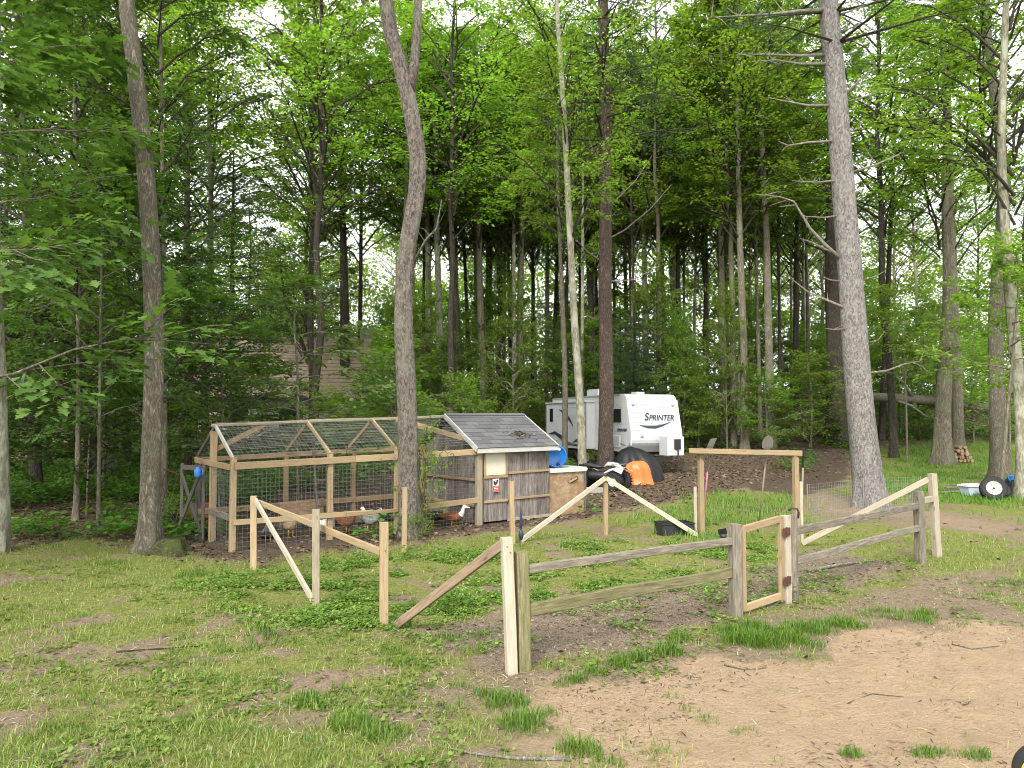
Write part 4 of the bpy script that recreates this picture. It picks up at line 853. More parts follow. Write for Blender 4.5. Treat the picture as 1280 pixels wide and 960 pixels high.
# weathered door standing open at the end of the run
dr = thing('run_door', 'weathered grey plank door standing open at the end of the wire run', 'door', C(-.28, 1.5, 0))
dA, dB = C(-.12, 1.45, 0), C(-.30, 2.35, 0)
for q in (dA, dB): plank('stile', q + Vector((0, 0, .02)), q + Vector((0, 0, 1.5)), .1, .04, 'board_dark', dr, up=Vv)
plank('cross_rail', dA + Vector((0, 0, .08)), dB + Vector((0, 0, .08)), .12, .045, 'board_dark', dr); plank('cross_rail', dA + Vector((0, 0, 1.42)), dB + Vector((0, 0, 1.42)), .1, .045, 'board_dark', dr)
plank('diagonal', dA + Vector((-.03, 0, .15)), dB + Vector((-.03, 0, 1.35)), .09, .03, 'board_dark', dr); plank('diagonal', dA + Vector((-.07, 0, 1.35)), dB + Vector((-.07, 0, .15)), .09, .03, 'board_dark', dr)
q = at(247, 590, dA.y - .25); jug = MB().lathe([(0, -.1), (.05, -.1), (.062, -.08), (.062, .04), (.035, .075), (.03, .1), (.0, .1)], 14, 'Z', q).tube([q + Vector((.05, 0, .03)), q + Vector((.1, 0, .05)), q + Vector((.1, 0, -.04)), q + Vector((.06, 0, -.05))], .01, 6)
jug.tube([q + Vector((0, 0, .1)), q + Vector((0, .2, .16))], .006, 5)
tag(jug.build('blue_jug', 'blue_item', smooth=True), 'small blue jug hanging by the weathered run door', 'jug')

# ---- coop shed
A0, A1 = LRUN, LRUN + 2.08; HE = ze(LRUN)
coop = thing('chicken_coop', 'small weathered plank chicken coop with grey shingle roof', 'chicken coop', C(A0, 0, 0))
def vboards(name, o, e, zt, n, mat, parent, th=.022, off=.0, seed=0, z0=.02):
    rr = random.Random(seed)
    for i in range(n):
        p = o + e * ((i + .5) / n); wd = e.length / n - .006; nrm = Vector((e.y, -e.x, 0)).normalized() * (off + rr.uniform(0, .008))
        top = zt((i + .5) / n) if callable(zt) else zt
        plank(name, p + nrm + Vector((0, 0, z0 - rr.uniform(0, .02))), p + nrm + Vector((0, 0, top)), th, wd, mat, parent, up=Vector((e.y, -e.x, 0)), ch=.003)
DA1 = A0 + .78
vboards('wall_board', C(DA1 + .03, -.0, 0), U * (A1 - DA1 - .05), HE - .02, 10, 'barn_board', coop, seed=1)
vboards('end_board', C(A0 + .03, DEP, 0), Vv * -DEP, lambda s: HE + .60 * (1 - abs(2 * s - 1)), 16, 'barn_board', coop, seed=2)
vboards('end_board', C(A1, 0, 0), Vv * DEP, lambda s: HE + .60 * (1 - abs(2 * s - 1)), 16, 'barn_board', coop, seed=3)
vboards('back_board', C(A1, DEP, 0), U * -(A1 - A0), HE - .02, 14, 'barn_board', coop, seed=4)
plank('corner_post', C(A0 - .02, -.03, -.1), C(A0 - .02, -.03, HE - .03), .12, .12, 'pine_grey', coop, up=U); plank('corner_board', C(A0 + .07, -.035, 0), C(A0 + .07, -.035, HE - .03), .06, .03, 'batten', coop, up=U)
for z_ in (1.12, .52): plank('batten', C(DA1 + .03, -.042, z_), C(A1 - .02, -.042, z_ + .015), .055, .03, 'batten', coop)
plank('bottom_batten', C(DA1 + .02, -.042, .05), C(A1, -.042, .05), .07, .03, 'pine_grey', coop)
for z_ in (1.0, .42): plank('batten', C(A0 - .045, .1, z_), C(A0 - .045, DEP - .1, z_), .06, .03, 'batten', coop)
door = MB().box(C((A0 + .13 + DA1) / 2, .02, .85), (.01, .01, .01)).build('door', 'barn_board', coop)
def dpl(nm, p, q, *a, **k): return plank(nm, p, q, *a, door, **k)
D0, D1 = A0 + .12, DA1
for i in range(5):
    p = C(D0 + (D1 - D0) * (i + .5) / 5, -.02, .05); plank('door_board', p, p + Vector((0, 0, 1.0)), .02, (D1 - D0) / 5 - .005, 'barn_board', door, up=Vv, ch=.003)
for z_, mm in ((.5, 'batten'), (1.05, 'batten'), (HE - .1, 'pine_new')): plank('door_rail', C(D0, -.05, z_), C(D1, -.05, z_), .06, .03, mm, door)
for a_ in (D0 + .02, D1 - .02): plank('door_stile', C(a_, -.052, 1.08), C(a_, -.052, HE - .13), .045, .03, 'batten', door, up=U)
MB().beam(C(D0 + .04, -.03, 1.35), C(D1 - .04, -.03, 1.35), .52, .012).build('window_screen', 'cloth_pale', door)
sg = thing('rooster_sign', 'small red and white sign with black rooster on the coop door', 'sign', C(D0 + .31, -.075, .86))
MB().beam(C(D0 + .22, -.075, .86), C(D0 + .40, -.075, .86), .30, .006).build('panel', 'white_paint', sg)
MB().beam(C(D0 + .23, -.081, .785), C(D0 + .39, -.081, .785), .13, .004).build('red_field', 'sign_red', sg)
ro = [(.04, .02), (.08, .0), (.1, .03), (.13, .05), (.135, .09), (.16, .1), (.14, .115), (.125, .13), (.1, .115), (.095, .08), (.07, .07), (.05, .1), (.02, .11), (.015, .06)]
MB().prism([C(D0 + .225 + x_, -.079, .86 + z_) for x_, z_ in ro], -Vv * .003).build('rooster', 'black_plastic', sg)
for z_ in (.825, .79, .755): MB().beam(C(D0 + .25, -.0845, z_), C(D0 + .37, -.0845, z_), .014, .002).build('text_line', 'white_paint', sg)
# roof with single shingles
R0, R1, OV = A0 - .17, A1 + .1, .22
ev = C(0, -OV, HE - .06); rg_ = C(0, DEP / 2, HE + .70); slope = Vector((0, 0, 0)) + (rg_ - ev); 
def RP(a_, s, h=0):
    b_ = -OV + (DEP / 2 + OV) * s; z_ = HE - .06 + .76 * s; n_ = Vector((-(Vv * .76).x, -(Vv * .76).y, DEP / 2 + OV)).normalized(); return C(a_, b_, z_) + n_ * h
def RB(a_, s, h=0):
    b_ = DEP + OV - (DEP / 2 + OV) * s; z_ = HE - .06 + .76 * s; n_ = Vector(((Vv * .76).x, (Vv * .76).y, DEP / 2 + OV)).normalized(); return C(a_, b_, z_) + n_ * h
roof = MB().prism([RP(R0, 0), RP(R1, 0), RP(R1, .998), RP(R0, .998)], Vector((0, 0, .02))).prism([RB(R0, 0), RB(R0, .998), RB(R1, .998), RB(R1, 0)], Vector((0, 0, .02))).build('roof', 'shingle', coop)
rr = random.Random(8); rows = 9; first = None
for side in (RP, RB):
    for r_i in range(rows):
        off = (r_i % 2) * .17; n_ = 8
        for k in range(n_):
            a0 = max(R0 - .01, R0 + (k * .335) - off); a1 = min(R1 + .01, R0 + (k + 1) * .335 - off - .006)
            if a1 - a0 < .05: continue
            s0, s1 = r_i / rows - .005, min((r_i + 1.25) / rows, 1.0); h0 = .034 + rr.uniform(0, .006)
            p = [side(a0, s0, h0), side(a1, s0, h0), side(a1, s1, .026), side(a0, s1, .026)]
            q = [side(a0, s0, h0 - .010), side(a1, s0, h0 - .010), side(a1, s1, .022), side(a0, s1, .022)]
            mb = MB().add(p + q, [(0, 1, 2, 3), (7, 6, 5, 4), (0, 4, 5, 1), (1, 5, 6, 2), (2, 6, 7, 3), (3, 7, 4, 0)] if side is RP else [(3, 2, 1, 0), (4, 5, 6, 7), (1, 5, 4, 0), (2, 6, 5, 1), (3, 7, 6, 2), (0, 4, 7, 3)])
            mb.build('shingle', 'shingle', roof)
mb = MB().prism([RP(R0, .94, .045), RP(R1, .94, .045), RP(R1, 1.0, .05), RP(R0, 1.0, .05)], Vector((0, 0, .008))); mb.build('ridge_cap', 'shingle', roof)
plank('fascia', RP(R0, 0, -.02) + Vector((0, 0, -.02)), RP(R1, 0, -.02) + Vector((0, 0, -.02)), .11, .03, 'board_white', roof)
plank('rake_board', RP(R0 - .015, 0, -.015), RP(R0 - .015, 1, -.015), .12, .03, 'board_white', roof); plank('rake_board', RP(R1 + .015, 0, -.015), RP(R1 + .015, 1, -.015), .12, .03, 'board_white', roof)
P = []; rng = np.random.default_rng(3); n = 90
c0 = RP(R0 + 1.55, .38, .05); PP = np.array([RP(R0 + 1.55 + rng.normal(0, .15), .36 + rng.normal(0, .07), .046) for _ in range(n)])
tag(link('leaf_heap', leaves('leaf_heap', PP, rng.normal(0, 1, (n, 3)) * np.array([1, 1, .12]), rng.normal(0, .3, (n, 3)) + np.array([0, 0, 1]), .05 + .05 * rng.random(n), LEAF_FAR, 'dead_leaf')), 'clump of dry brown leaves lying on the coop roof', 'leaves', None, 'stuff')
# ---- plywood nest box, barrel
NB0, NB1 = A1 + .05, A1 + 1.2
nb = thing('plywood_box', 'brown plywood box with white top beside the coop', 'box', C(NB0, .2, 0))
def bx(a0, a1, b0, b1, z0, z1): 
    return [C(a0, b0, z0), C(a1, b0, z0), C(a1, b1, z0), C(a0, b1, z0)], Vector((0, 0, z1 - z0))
for nm, ar in (('front_panel', (NB0, NB1, .05, .07, -.03, 1.05)), ('side_panel', (NB0, NB0 + .02, .073, .98, 0, 1.05)), ('side_panel', (NB1 - .02, NB1, .073, .98, 0, 1.05)), ('back_panel', (NB0, NB1, .983, 1.0, 0, 1.05))):
    p, e = bx(*ar); 
    o = MB().prism(p, e).build(nm, 'plywood', nb)
p, e = bx(NB0 - .03, NB1 + .05, 0, 1.05, 1.053, 1.16); MB().prism(p, e).build('top', 'white_paint', nb)
MB().prism([C(NB0 + .62, .043, .80), C(NB0 + .75, .043, .78), C(NB0 + .95, .043, .86), C(NB0 + .9, .04, .95), C(NB0 + .8, .043, .88), C(NB0 + .7, .043, .87)], -Vv * .004).build('hole_shade', 'black_plastic', nb)  # flat black patch on the panel, painting the shade inside a broken opening
plank('splinter', C(NB0 + .62, .02, .80), C(NB0 + .85, -.02, .90), .05, .012, 'plywood', nb)
plank('corner_post', C(NB1 + .02, .03, -.05), C(NB1 + .02, .03, 1.05), .05, .05, 'board_dark', nb, up=U)
bc = C(NB0 + .5, .45, 1.163 + .285); ax = (Vector((0, 0, 0)) - Vector((bc.x, bc.y, 0))).normalized(); ax = (ax + Vector((.1, 0, 0))).normalized()
bar = thing('blue_drum', 'blue plastic drum lying on the white topped plywood box', 'drum', bc, math.atan2(ax.y, ax.x))
MB().lathe([(0, -.43), (.24, -.43), (.27, -.42), (.285, -.38), (.285, -.16), (.292, -.14), (.285, -.12), (.285, .12), (.292, .14), (.285, .16), (.285, .38), (.275, .41), (.262, .43), (.25, .43), (.245, .40), (.0, .40)], 28, 'X').build('drum_body', 'drum_blue', bar, True, local=True)
for yy, zz in ((.08, .17), (.06, -.19)): MB().lathe([(.045, .395), (.045, .425), (.03, .43), (0, .43)], 14, 'X', (0, yy, zz)).build('bung', 'white_paint' if zz > 0 else 'black_plastic', bar, True, local=True)
mb = MB().tube([(-.1, -.1, .285), (.05, -.05, .33), (.2, .02, .31), (.25, .1, .285)], [.02, .045, .04, .02], 8); mb.build('strap_bundle', 'black_plastic', bar, True, local=True)
# ---- things inside the run
ld = thing('wooden_ladder', 'dark old wooden ladder leaning inside the chicken run', 'ladder', C(2.6, 1.9, 0))
for s in (-.18, .18): plank('stile', C(2.45 + s, 1.5, .02), C(2.6 + s, 2.2, 1.75), .07, .04, 'board_dark', ld)
for k in range(6): u = .12 + k * .155; plank('rung', C(2.45 + .15 * u - .18, 1.5 + .7 * u, .02 + 1.73 * u), C(2.45 + .15 * u + .18, 1.5 + .7 * u, .02 + 1.73 * u), .04, .03, 'board_dark', ld)
tag(plank('particle_board', C(1.6, 1.95, .42), C(2.6, 2.0, .44), .36, .02, 'plywood'), 'reddish particle board leaning on logs inside the run', 'board')
for k, (a_, b_, L) in enumerate(((1.5, 1.9, 1.6), (3.0, 1.75, 1.8), (3.6, 2.0, 1.5))):
    tag(MB().tube([C(a_, b_, .12), C(a_ + L * .5, b_ + .06, .13), C(a_ + L, b_, .11)], [.13, .12, .11], 10).build('log', 'bark_brown', smooth=True), ['short dark log under the particle board', 'long dark log lying along the back of the run', 'brown log at the back of the run by the coop'][k], 'log')
mb = MB().lathe([(0, 0), (.16, 0), (.2, .06), (.19, .06), (.15, .015), (0, .015)], 18, 'Z', C(1.05, 1.1, .03)); tag(mb.build('feed_bowl', 'black_plastic', smooth=True), 'black feed bowl on the floor of the run', 'bowl')
# ---- poultry
def bird(name, label, cat, loc, rz, s, mat, headmat=None, duck=False, tail='up'):
    root = thing(name, label, cat, loc, rz)
    if duck:
        sp = [(-.36, .20, .012, .05), (-.28, .20, .04, .08), (-.18, .19, .085, .10), (-.04, .18, .105, .125), (.10, .19, .095, .11), (.18, .235, .062, .065), (.215, .30, .042, .042), (.235, .36, .038, .038), (.262, .40, .044, .042), (.30, .40, .034, .03), (.325, .39, .018, .022), (.37, .383, .01, .022)]
        hs_ = 6
    else:
        tz = .44 if tail == 'up' else .32
        sp = [(-.27, tz, .03, .01), (-.22, tz - .05, .06, .02), (-.16, .29, .075, .05), (-.08, .245, .095, .085), (.02, .235, .10, .095), (.09, .265, .082, .08), (.135, .33, .05, .05), (.155, .39, .036, .036), (.178, .425, .038, .034), (.205, .425, .024, .02), (.225, .418, .009, .009), (.24, .414, .002, .002)]
        hs_ = 7
    mb = MB(); mb.tube([(x_ * s, 0, z_ * s) for x_, z_, _, _ in sp], [(c_ * s, b_ * s) if False else (c_ * s, b_ * s) for _, _, b_, c_ in sp], 12)
    n = 12
    if headmat: mb.mi = [1 if (i // n) >= hs_ - (1 if duck else 0) else 0 for i in range(len(mb.f))]
    mb.build('body', [mat, headmat] if headmat else mat, root, True, local=True)
    for sg_ in (-1, 1):
        yy = sg_ * (.105 if duck else .082) * s
        MB().tube([(.08 * s, yy * .9, .23 * s), (.0, yy * 1.08, .215 * s), (-.10 * s, yy * 1.0, .22 * s), (-.22 * s, yy * .6, .25 * s)], [(.01 * s, .03 * s), (.022 * s, .062 * s), (.018 * s, .05 * s), (.004, .012 * s)], 8).build('wing', mat, root, True, local=True)
        MB().tube([(0, yy * .6, .17 * s), (.01 * s, yy * .6, .08 * s), (-.005 * s, yy * .6, .01 * s)], [.02 * s, .009 * s, .008 * s], 6).tube([(-.02 * s, yy * .6, .008), (.07 * s, yy * .75, .006)], .006 * s, 4).tube([(0, yy * .6, .008), (.06 * s, yy * .4, .006)], .006 * s, 4).build('leg', 'leg_yellow', root, True, local=True)
    if not duck:
        MB().prism([(.16 * s, -.004, .455 * s), (.165 * s, -.004, .485 * s), (.178 * s, -.004, .468 * s), (.188 * s, -.004, .49 * s), (.198 * s, -.004, .466 * s), (.212 * s, -.004, .472 * s), (.21 * s, -.004, .44 * s)], (0, .008, 0)).build('comb', 'comb_red', root, local=True)
    else:
        MB().tube([(.305 * s, 0, .415 * s), (.325 * s, 0, .408 * s), (.34 * s, 0, .396 * s)], [.02 * s, .024 * s, .01 * s], 8).build('face_patch', 'comb_red', root, True, local=True)
bird('duck', 'brown and black duck standing behind the wire by the coop', 'duck', C(a_of(543, .6), .6, .01), R(190), 1.05, 'feather_black', 'feather_brown', True)
bird('duck', 'brown duck with white neck standing behind the wire by the coop', 'duck', C(a_of(567, .15), .15, .01), R(-25), 1.1, 'feather_brown', 'feather_white', True)
bird('hen', 'white hen in the wire run', 'hen', C(a_of(402, .5), .5, .01), R(200), 1.05, 'feather_white')
bird('hen', 'reddish brown hen in the wire run', 'hen', C(a_of(436, .55), .55, .01), R(-20), 1.0, 'feather_brown', None, False, 'low')
bird('hen', 'grey hen with pale head in the wire run', 'hen', C(a_of(464, .45), .45, .01), R(150), 1.15, 'feather_grey', 'feather_white')
bird('hen', 'black hen in the wire run near the crooked tree', 'hen', C(a_of(478, .95), .95, .01), R(170), 1.1, 'feather_black')
bird('hen', 'tan hen in the wire run near the feed bowl', 'hen', C(a_of(366, .9), .9, .01), R(-40), 1.0, 'feather_tan', None, False, 'low')
bird('hen', 'dark speckled hen in the wire run near the feed bowl', 'hen', C(a_of(338, .6), .6, .01), R(100), .95, 'feather_grey')

# ================================================================== GARDEN FENCES
def gtop(b, px, py): return up_to(b, px, py)
KP, JP, IP, AP = G(317, 712), G(395, 756), G(480, 782), G(640, 842)
gf = thing('garden_fence', 'new timber fence posts with slanting braces round the clover plot', 'fence', KP)
for nm, b_, t_, wd, mt in (('post', KP, (317, 620), .095, 'pine_new'), ('post', JP, (395, 637), .092, 'pine_grey'), ('post', IP, (480, 653), .095, 'pine_new'), ('post', AP, (633, 672), .10, 'pine_white')):
    post(nm, b_, gtop(b_, *t_), wd, mt, gf, seed=int(b_.x * 10))
plank('brace', at(320, 626, KP.y - .08), at(391, 750, JP.y - .02), .085, .04, 'pine_white', gf)
plank('rail', at(323, 628, KP.y - .02), at(476, 690, IP.y - .02), .085, .04, 'pine_new', gf)
plank('brace', at(629, 680, AP.y + .02), at(492, 784, IP.y + .02), .095, .045, 'brace_brown', gf)
SA, SB = G(655, 838), G(920, 771)
sr = thing('split_rail_fence', 'weathered two rail fence section left of the little gate', 'fence', SA)
post('post', SA, gtop(SA, 652, 690), .115, 'split_green', sr, wob=.004, seed=1); post('post', SB, gtop(SB, 918, 655), .125, 'split_rail', sr, wob=.004, seed=2)
for (p0, p1, k, mt) in (((656, 712), (918, 676), 3, 'split_rail'), ((656, 762), (918, 715), 4, 'split_green')):
    plank('rail', at(*p0, SA.y), at(*p1, SB.y), .085 if k == 3 else .12, .055, mt, sr, wob=.008, seed=k)
SCp, SD = G(991, 752), G(1151, 704)
sr2 = thing('split_rail_fence', 'weathered two rail fence section right of the little gate', 'fence', SCp)
post('post', SCp, gtop(SCp, 990, 643), .105, 'split_rail', sr2, wob=.004, seed=5); post('post', SD, gtop(SD, 1148, 614), .13, 'split_rail', sr2, wob=.005, seed=6)
for (p0, p1, k) in (((990, 664), (1149, 632), 7), ((990, 703), (1150, 659), 8)): plank('rail', at(*p0, SCp.y), at(*p1, SD.y), .10, .055, 'split_rail', sr2, wob=.008, seed=k)
# gate
gtA, gtB = G(930, 768), G(979, 754)
gate = thing('garden_gate', 'small new timber gate with dark rusty hinges', 'gate', gtB)
zt = gtop(gtB, 977, 645).z; zb = gtB.z + .04
gx = (gtA - gtB); gx.z = 0; gx.normalize()
plank('hinge_post', gtB - gx * .09 + Vector((0, 0, -.05)), Vector((gtB.x, gtB.y, zt + .0)) - gx * .09, .11, .09, 'pine_white', gate, up=gx)
plank('stile', gtB + gx * .03 + Vector((0, 0, .03)), Vector((gtB.x, gtB.y, zt)) + gx * .03, .085, .045, 'pine_new', gate, up=gx)
qa = Vector((gtA.x, gtA.y, 0))
plank('stile', Vector((gtA.x, gtA.y, zb)), Vector((gtA.x, gtA.y, zt - .06)), .07, .045, 'pine_new', gate, up=gx)
for z_, dz in ((zt - .035, -.06), (zb + .06, -.03)): plank('rail', Vector((gtB.x, gtB.y, z_)) + gx * .075, Vector((gtA.x, gtA.y, z_ + dz)), .09, .04, 'pine_new', gate)
nrm = Vector((-gx.y, gx.x, 0)); nrm = nrm if nrm.y < 0 else -nrm
for z_ in (zt - .2, zb + .25):
    h = MB()
    for k in range(-1, 2): h.beam(Vector((gtB.x, gtB.y, z_ + k * .035)) - gx * .10 + nrm * .055, Vector((gtB.x, gtB.y, z_ + k * .035)) + gx * .06 + nrm * .055, .032, .012)
    h.tube([Vector((gtB.x, gtB.y, z_ - .06)) - gx * .02 + nrm * .062, Vector((gtB.x, gtB.y, z_ + .06)) - gx * .02 + nrm * .062], .014, 8); h.build('hinge', 'rust', gate)
lt = gtop(SCp, 991, 640); MB().tube([lt + Vector((-.06, -.02, .02)), lt + Vector((-.02, -.02, .05)), lt + Vector((.05, -.02, .045)), lt + Vector((.07, -.02, .0)), lt + Vector((.06, -.02, -.08))], .014, 6).build('latch', 'black_plastic', gate, True)
# right corner post + brace
EP = G(1172, 696)
ce = thing('corner_post', 'new corner fence post with long slanting brace before the grey pine', 'fence', EP)
post('post', EP, gtop(EP, 1165, 592), .11, 'pine_white', ce); 
plank('brace', at(1161, 599, EP.y + .03), at(1003, 679, G(1003, 682).y), .10, .045, 'pine_white', ce); plank('stub_rail', at(1168, 623, EP.y), at(1146, 627, SD.y + .08), .1, .05, 'pine_white', ce)
# back posts with braces
FP = G(757, 668)
fb = thing('braced_post', 'pale fence post with two long braces sloping down either side', 'fence', FP)
post('post', FP, gtop(FP, 757, 596), .085, 'pine_new', fb)
plank('brace', at(756, 598, FP.y - .07), at(651, 676, G(651, 678).y), .095, .045, 'pine_white', fb); plank('brace', at(758, 598, FP.y - .07), at(871, 669, G(871, 671).y), .095, .045, 'pine_white', fb)
GP = G(641, 680); q = thing('fence_post', 'single new fence post in front of the coop door', 'post', GP); post('timber', GP, gtop(GP, 639, 602), .085, 'pine_new', q)
HP = G(505, 690); q = thing('fence_post', 'single new fence post in front of the crooked tree', 'post', HP); post('timber', HP, gtop(HP, 506, 609), .085, 'pine_new', q)
sp_ = G(650, 684); q = thing('garden_spinner', 'dark blue hanging spinner on a thin rod beside the fence post', 'spinner', sp_)
MB().tube([sp_, sp_ + Vector((0, 0, .75))], .007, 6).build('rod', 'black_plastic', q); MB().lathe([(0, .12), (.03, .15), (.05, .22), (.03, .3), (.012, .33), (.02, .36), (.03, .45), (.015, .6), (0, .7)], 10, 'Z', sp_ + Vector((.02, -.02, 0))).build('spindle', 'navy', q, True)
# arch with tools
L1, L2 = G(877, 669), G(996, 676)
ar = thing('timber_arch', 'new timber frame with a top beam where garden tools lean', 'arch', L1)
TL, TR = at(877, 566, L1.y), at(995, 568, L2.y)
post('post', L1, Vector((L1.x, L1.y, TL.z - .02)), .10, 'pine_new', ar); post('post', L2 , Vector((L2.x, L2.y, TR.z - .02)), .10, 'pine_new', ar)
plank('beam', at(862, 563.5, L1.y - .05), at(1003, 566.5, L2.y - .05), .10, .15, 'pine_new', ar)
for b_, sx, z_ in ((L1, -.11, .98), (L2, .12, 1.15)): plank('side_board', b_ + Vector((sx, .06, -.1)), b_ + Vector((sx, .06, z_)), .06, .06, 'pine_white', ar, up=(1, 0, 0))
def tool(name, label, px0, topx, topy, kind, mat, back=.7):
    Yt = L1.y + (L2.y - L1.y) * (topx - 877) / 118 + .06; tp = at(topx, topy, Yt); bt = Vector((tp.x + (px0 - topx) / F_PX * Yt, Yt + back, 0)); bt.z = Tz(bt.x, bt.y)
    q = thing(name, label, 'garden tool', bt); dv = (tp - bt).normalized()
    MB().tube([bt, tp], .017, 8).build('handle', mat, q, True)
    if kind == 'shovel':
        s_ = dv.cross(Vector((0, 1, 0))).normalized(); out = [(-.02, -.12), (-.06, 0), (-.105, .03), (-.11, .16), (-.075, .25), (0, .30), (.075, .25), (.11, .16), (.105, .03), (.06, 0), (.02, -.12)]
        MB().prism([tp + s_ * x_ + dv * y_ for x_, y_ in out], Vector((0, .012, 0))).tube([tp - dv * .25, tp + dv * .08], .022, 8).build('blade', 'steel', q)
    elif kind == 'hoe':
        s_ = Vector((1, 0, .25)).normalized(); MB().prism([tp + s_ * x_ + dv * y_ for x_, y_ in ((-.10, -.02), (.06, .0), (.14, .23), (.0, .24))], Vector((0, .012, 0))).tube([tp - dv * .5, tp + dv * .1], .02, 8).build('blade', 'steel', q)
    else:
        MB().tube([tp - dv * .3, tp + dv * .1], .024, 8).build('ferrule', 'black_plastic', q)
tool('spade', 'pink handled spade leaning upside down on the timber arch', 887, 887, 562, 'hoe', 'pink'); tool('shovel', 'round grey shovel leaning upside down on the timber arch', 960, 959, 561, 'shovel', 'pine_grey')
tool('rake_handle', 'wooden tool handle leaning outside the timber arch', 1012, 1004, 566, 'none', 'pine_new', .5)
# wire fence behind
wf = thing('wire_fence', 'welded wire fence sheet in front of the big grey pine', 'wire fence', G(1008, 668))
W0, W1, W2 = G(1010, 664), G(1080, 652), G(1152, 648)
for i, (q0, q1) in enumerate(((W0, W1), (W1, W2))):
    o = wires('x', q0, q1 - q0, (0, 0, .98), 26, 14, .0026, seed=i + 20).build('wire_mesh', 'wire', wf); o['kind'] = 'stuff'
for q_ in (W0, W1, W2): MB().tube([q_ - Vector((0, 0, .1)), q_ + Vector((0, 0, 1.0))], .012, 6).build('stake', 'steel', wf)
q_ = G(1017, 652); 
# small garden things
b_ = G(903, 690); q = thing('solar_spotlight', 'black solar spotlight on a stake behind the rail fence', 'lamp', b_)
MB().tube([b_ - Vector((0, 0, .05)), b_ + Vector((.02, 0, .22))], .014, 6).build('stake', 'black_plastic', q); MB().lathe([(0, 0), (.045, 0), (.06, .1), (.055, .1), (.04, .02), (0, .02)], 14, 'Z', b_ + Vector((.02, 0, .22))).build('lamp_head', 'black_plastic', q, True); MB().beam(b_ + Vector((-.06, .03, .34)), b_ + Vector((.09, .03, .37)), .1, .012).build('solar_panel', 'glass_dark', q)
b_ = G(843, 668); q = thing('black_crate', 'black plastic crate at the foot of the slanting brace', 'crate', b_, R(12))
for (c_, d_) in (((0, -.2, .13), (.7, .02, .26)), ((0, .2, .13), (.7, .02, .26)), ((-.34, 0, .13), (.02, .38, .26)), ((.34, 0, .13), (.02, .38, .26))): MB().box(c_, d_).build('side', 'black_plastic', q, local=True)
MB().box((0, 0, .015), (.66, .38, .02)).build('base', 'black_plastic', q, local=True); MB().box((0, -.213, .245), (.72, .03, .03)).box((0, .213, .245), (.72, .03, .03)).build('rim', 'black_plastic', q, local=True)

# ================================================================== TRAILER
FCX, FCY = at(789, 560, 30).x, 30.0                        # front corner on the visible side
tdir = Vector((.395, -.919, 0)); tw = Vector((.919, .395, 0))
TLN, TWD = 7.1, 2.42
tc = Vector((FCX, FCY, 0)) - tdir * (TLN / 2) + tw * (TWD / 2); tc.z = Tz(tc.x, tc.y) - .02
trl = thing('travel_trailer', 'white travel trailer parked at the edge of the wood', 'trailer', tc, math.atan2(tdir.y, tdir.x))
hw = TWD / 2; X0, X1 = -TLN / 2, TLN / 2
prof = [(X0, .72), (X0, 3.0), (X0 + .06, 3.06), (X1 - .75, 3.10), (X1 - .5, 3.07), (X1 - .36, 2.97), (X1 - .30, 2.85), (X1 + .02, 1.45), (X1 + .03, 1.2), (X1 + .0, 1.0), (X1 - .12, .72)]
MB().prism([(x_, -hw, z_) for x_, z_ in prof], (0, TWD, 0)).build('body', 'trailer_white', trl, local=True)
rb = MB()
for i in range(22):
    z_ = .85 + i * .1; rb.box((-.25, -hw - .003, z_), (TLN - .8, .012, .02)); rb.box((-.25, hw + .003, z_), (TLN - .8, .012, .02))
o = rb.build('siding_ribs', 'trailer_white', trl, local=True); o['kind'] = 'stuff'
rb = MB()
for i in range(13):
    z_ = 1.5 + i * .105; xf_ = X1 + .02 - (z_ - 1.45) * .32 / 1.4; rb.box((xf_ + .004, 0, z_), (.012, TWD - .1, .014))
o = rb.build('front_ribs', 'trailer_white', trl, local=True); o['kind'] = 'stuff'
MB().prism([(X1 + .03, -hw - .004, 1.08), (X1 + .006, -hw - .004, .98), (X1 - .115, -hw - .004, .715), (X1 - .9, -hw - .004, .715), (X1 - .9, -hw - .004, .78), (X1 - .4, -hw - .004, .88), (X1 - .1, -hw - .004, 1.08)], (0, TWD + .008, 0)).build('front_skirt', 'trailer_grey', trl, local=True)
MB().box((0, 0, .66), (TLN - .6, TWD - .5, .12)).box((X1 + .45, 0, .5), (1.3, .1, .1)).build('chassis', 'black_plastic', trl, local=True)
so_ = MB().box((-1.35, -hw - .22, 1.78), (3.9, .45, 2.05)).build('slide_out', 'trailer_white', trl, local=True)
rb = MB()
for i in range(18): rb.box((-1.35, -hw - .447, .9 + i * .1), (3.84, .012, .018))
o = rb.build('siding_ribs', 'trailer_white', so_, local=True); o['kind'] = 'stuff'
for x_ in (-3.3, .6): MB().box((x_, -hw - .452, 1.78), (.1, .02, 2.06)).build('edge_trim', 'trailer_grey', so_, local=True)
MB().box((-1.35, -hw - .25, 2.83), (4.0, .52, .05)).build('slide_roof', 'trailer_white', so_, local=True)
MB().box((-2.75, -hw - .46, 2.25), (.3, .03, .62)).build('window', 'glass_dark', so_, local=True)
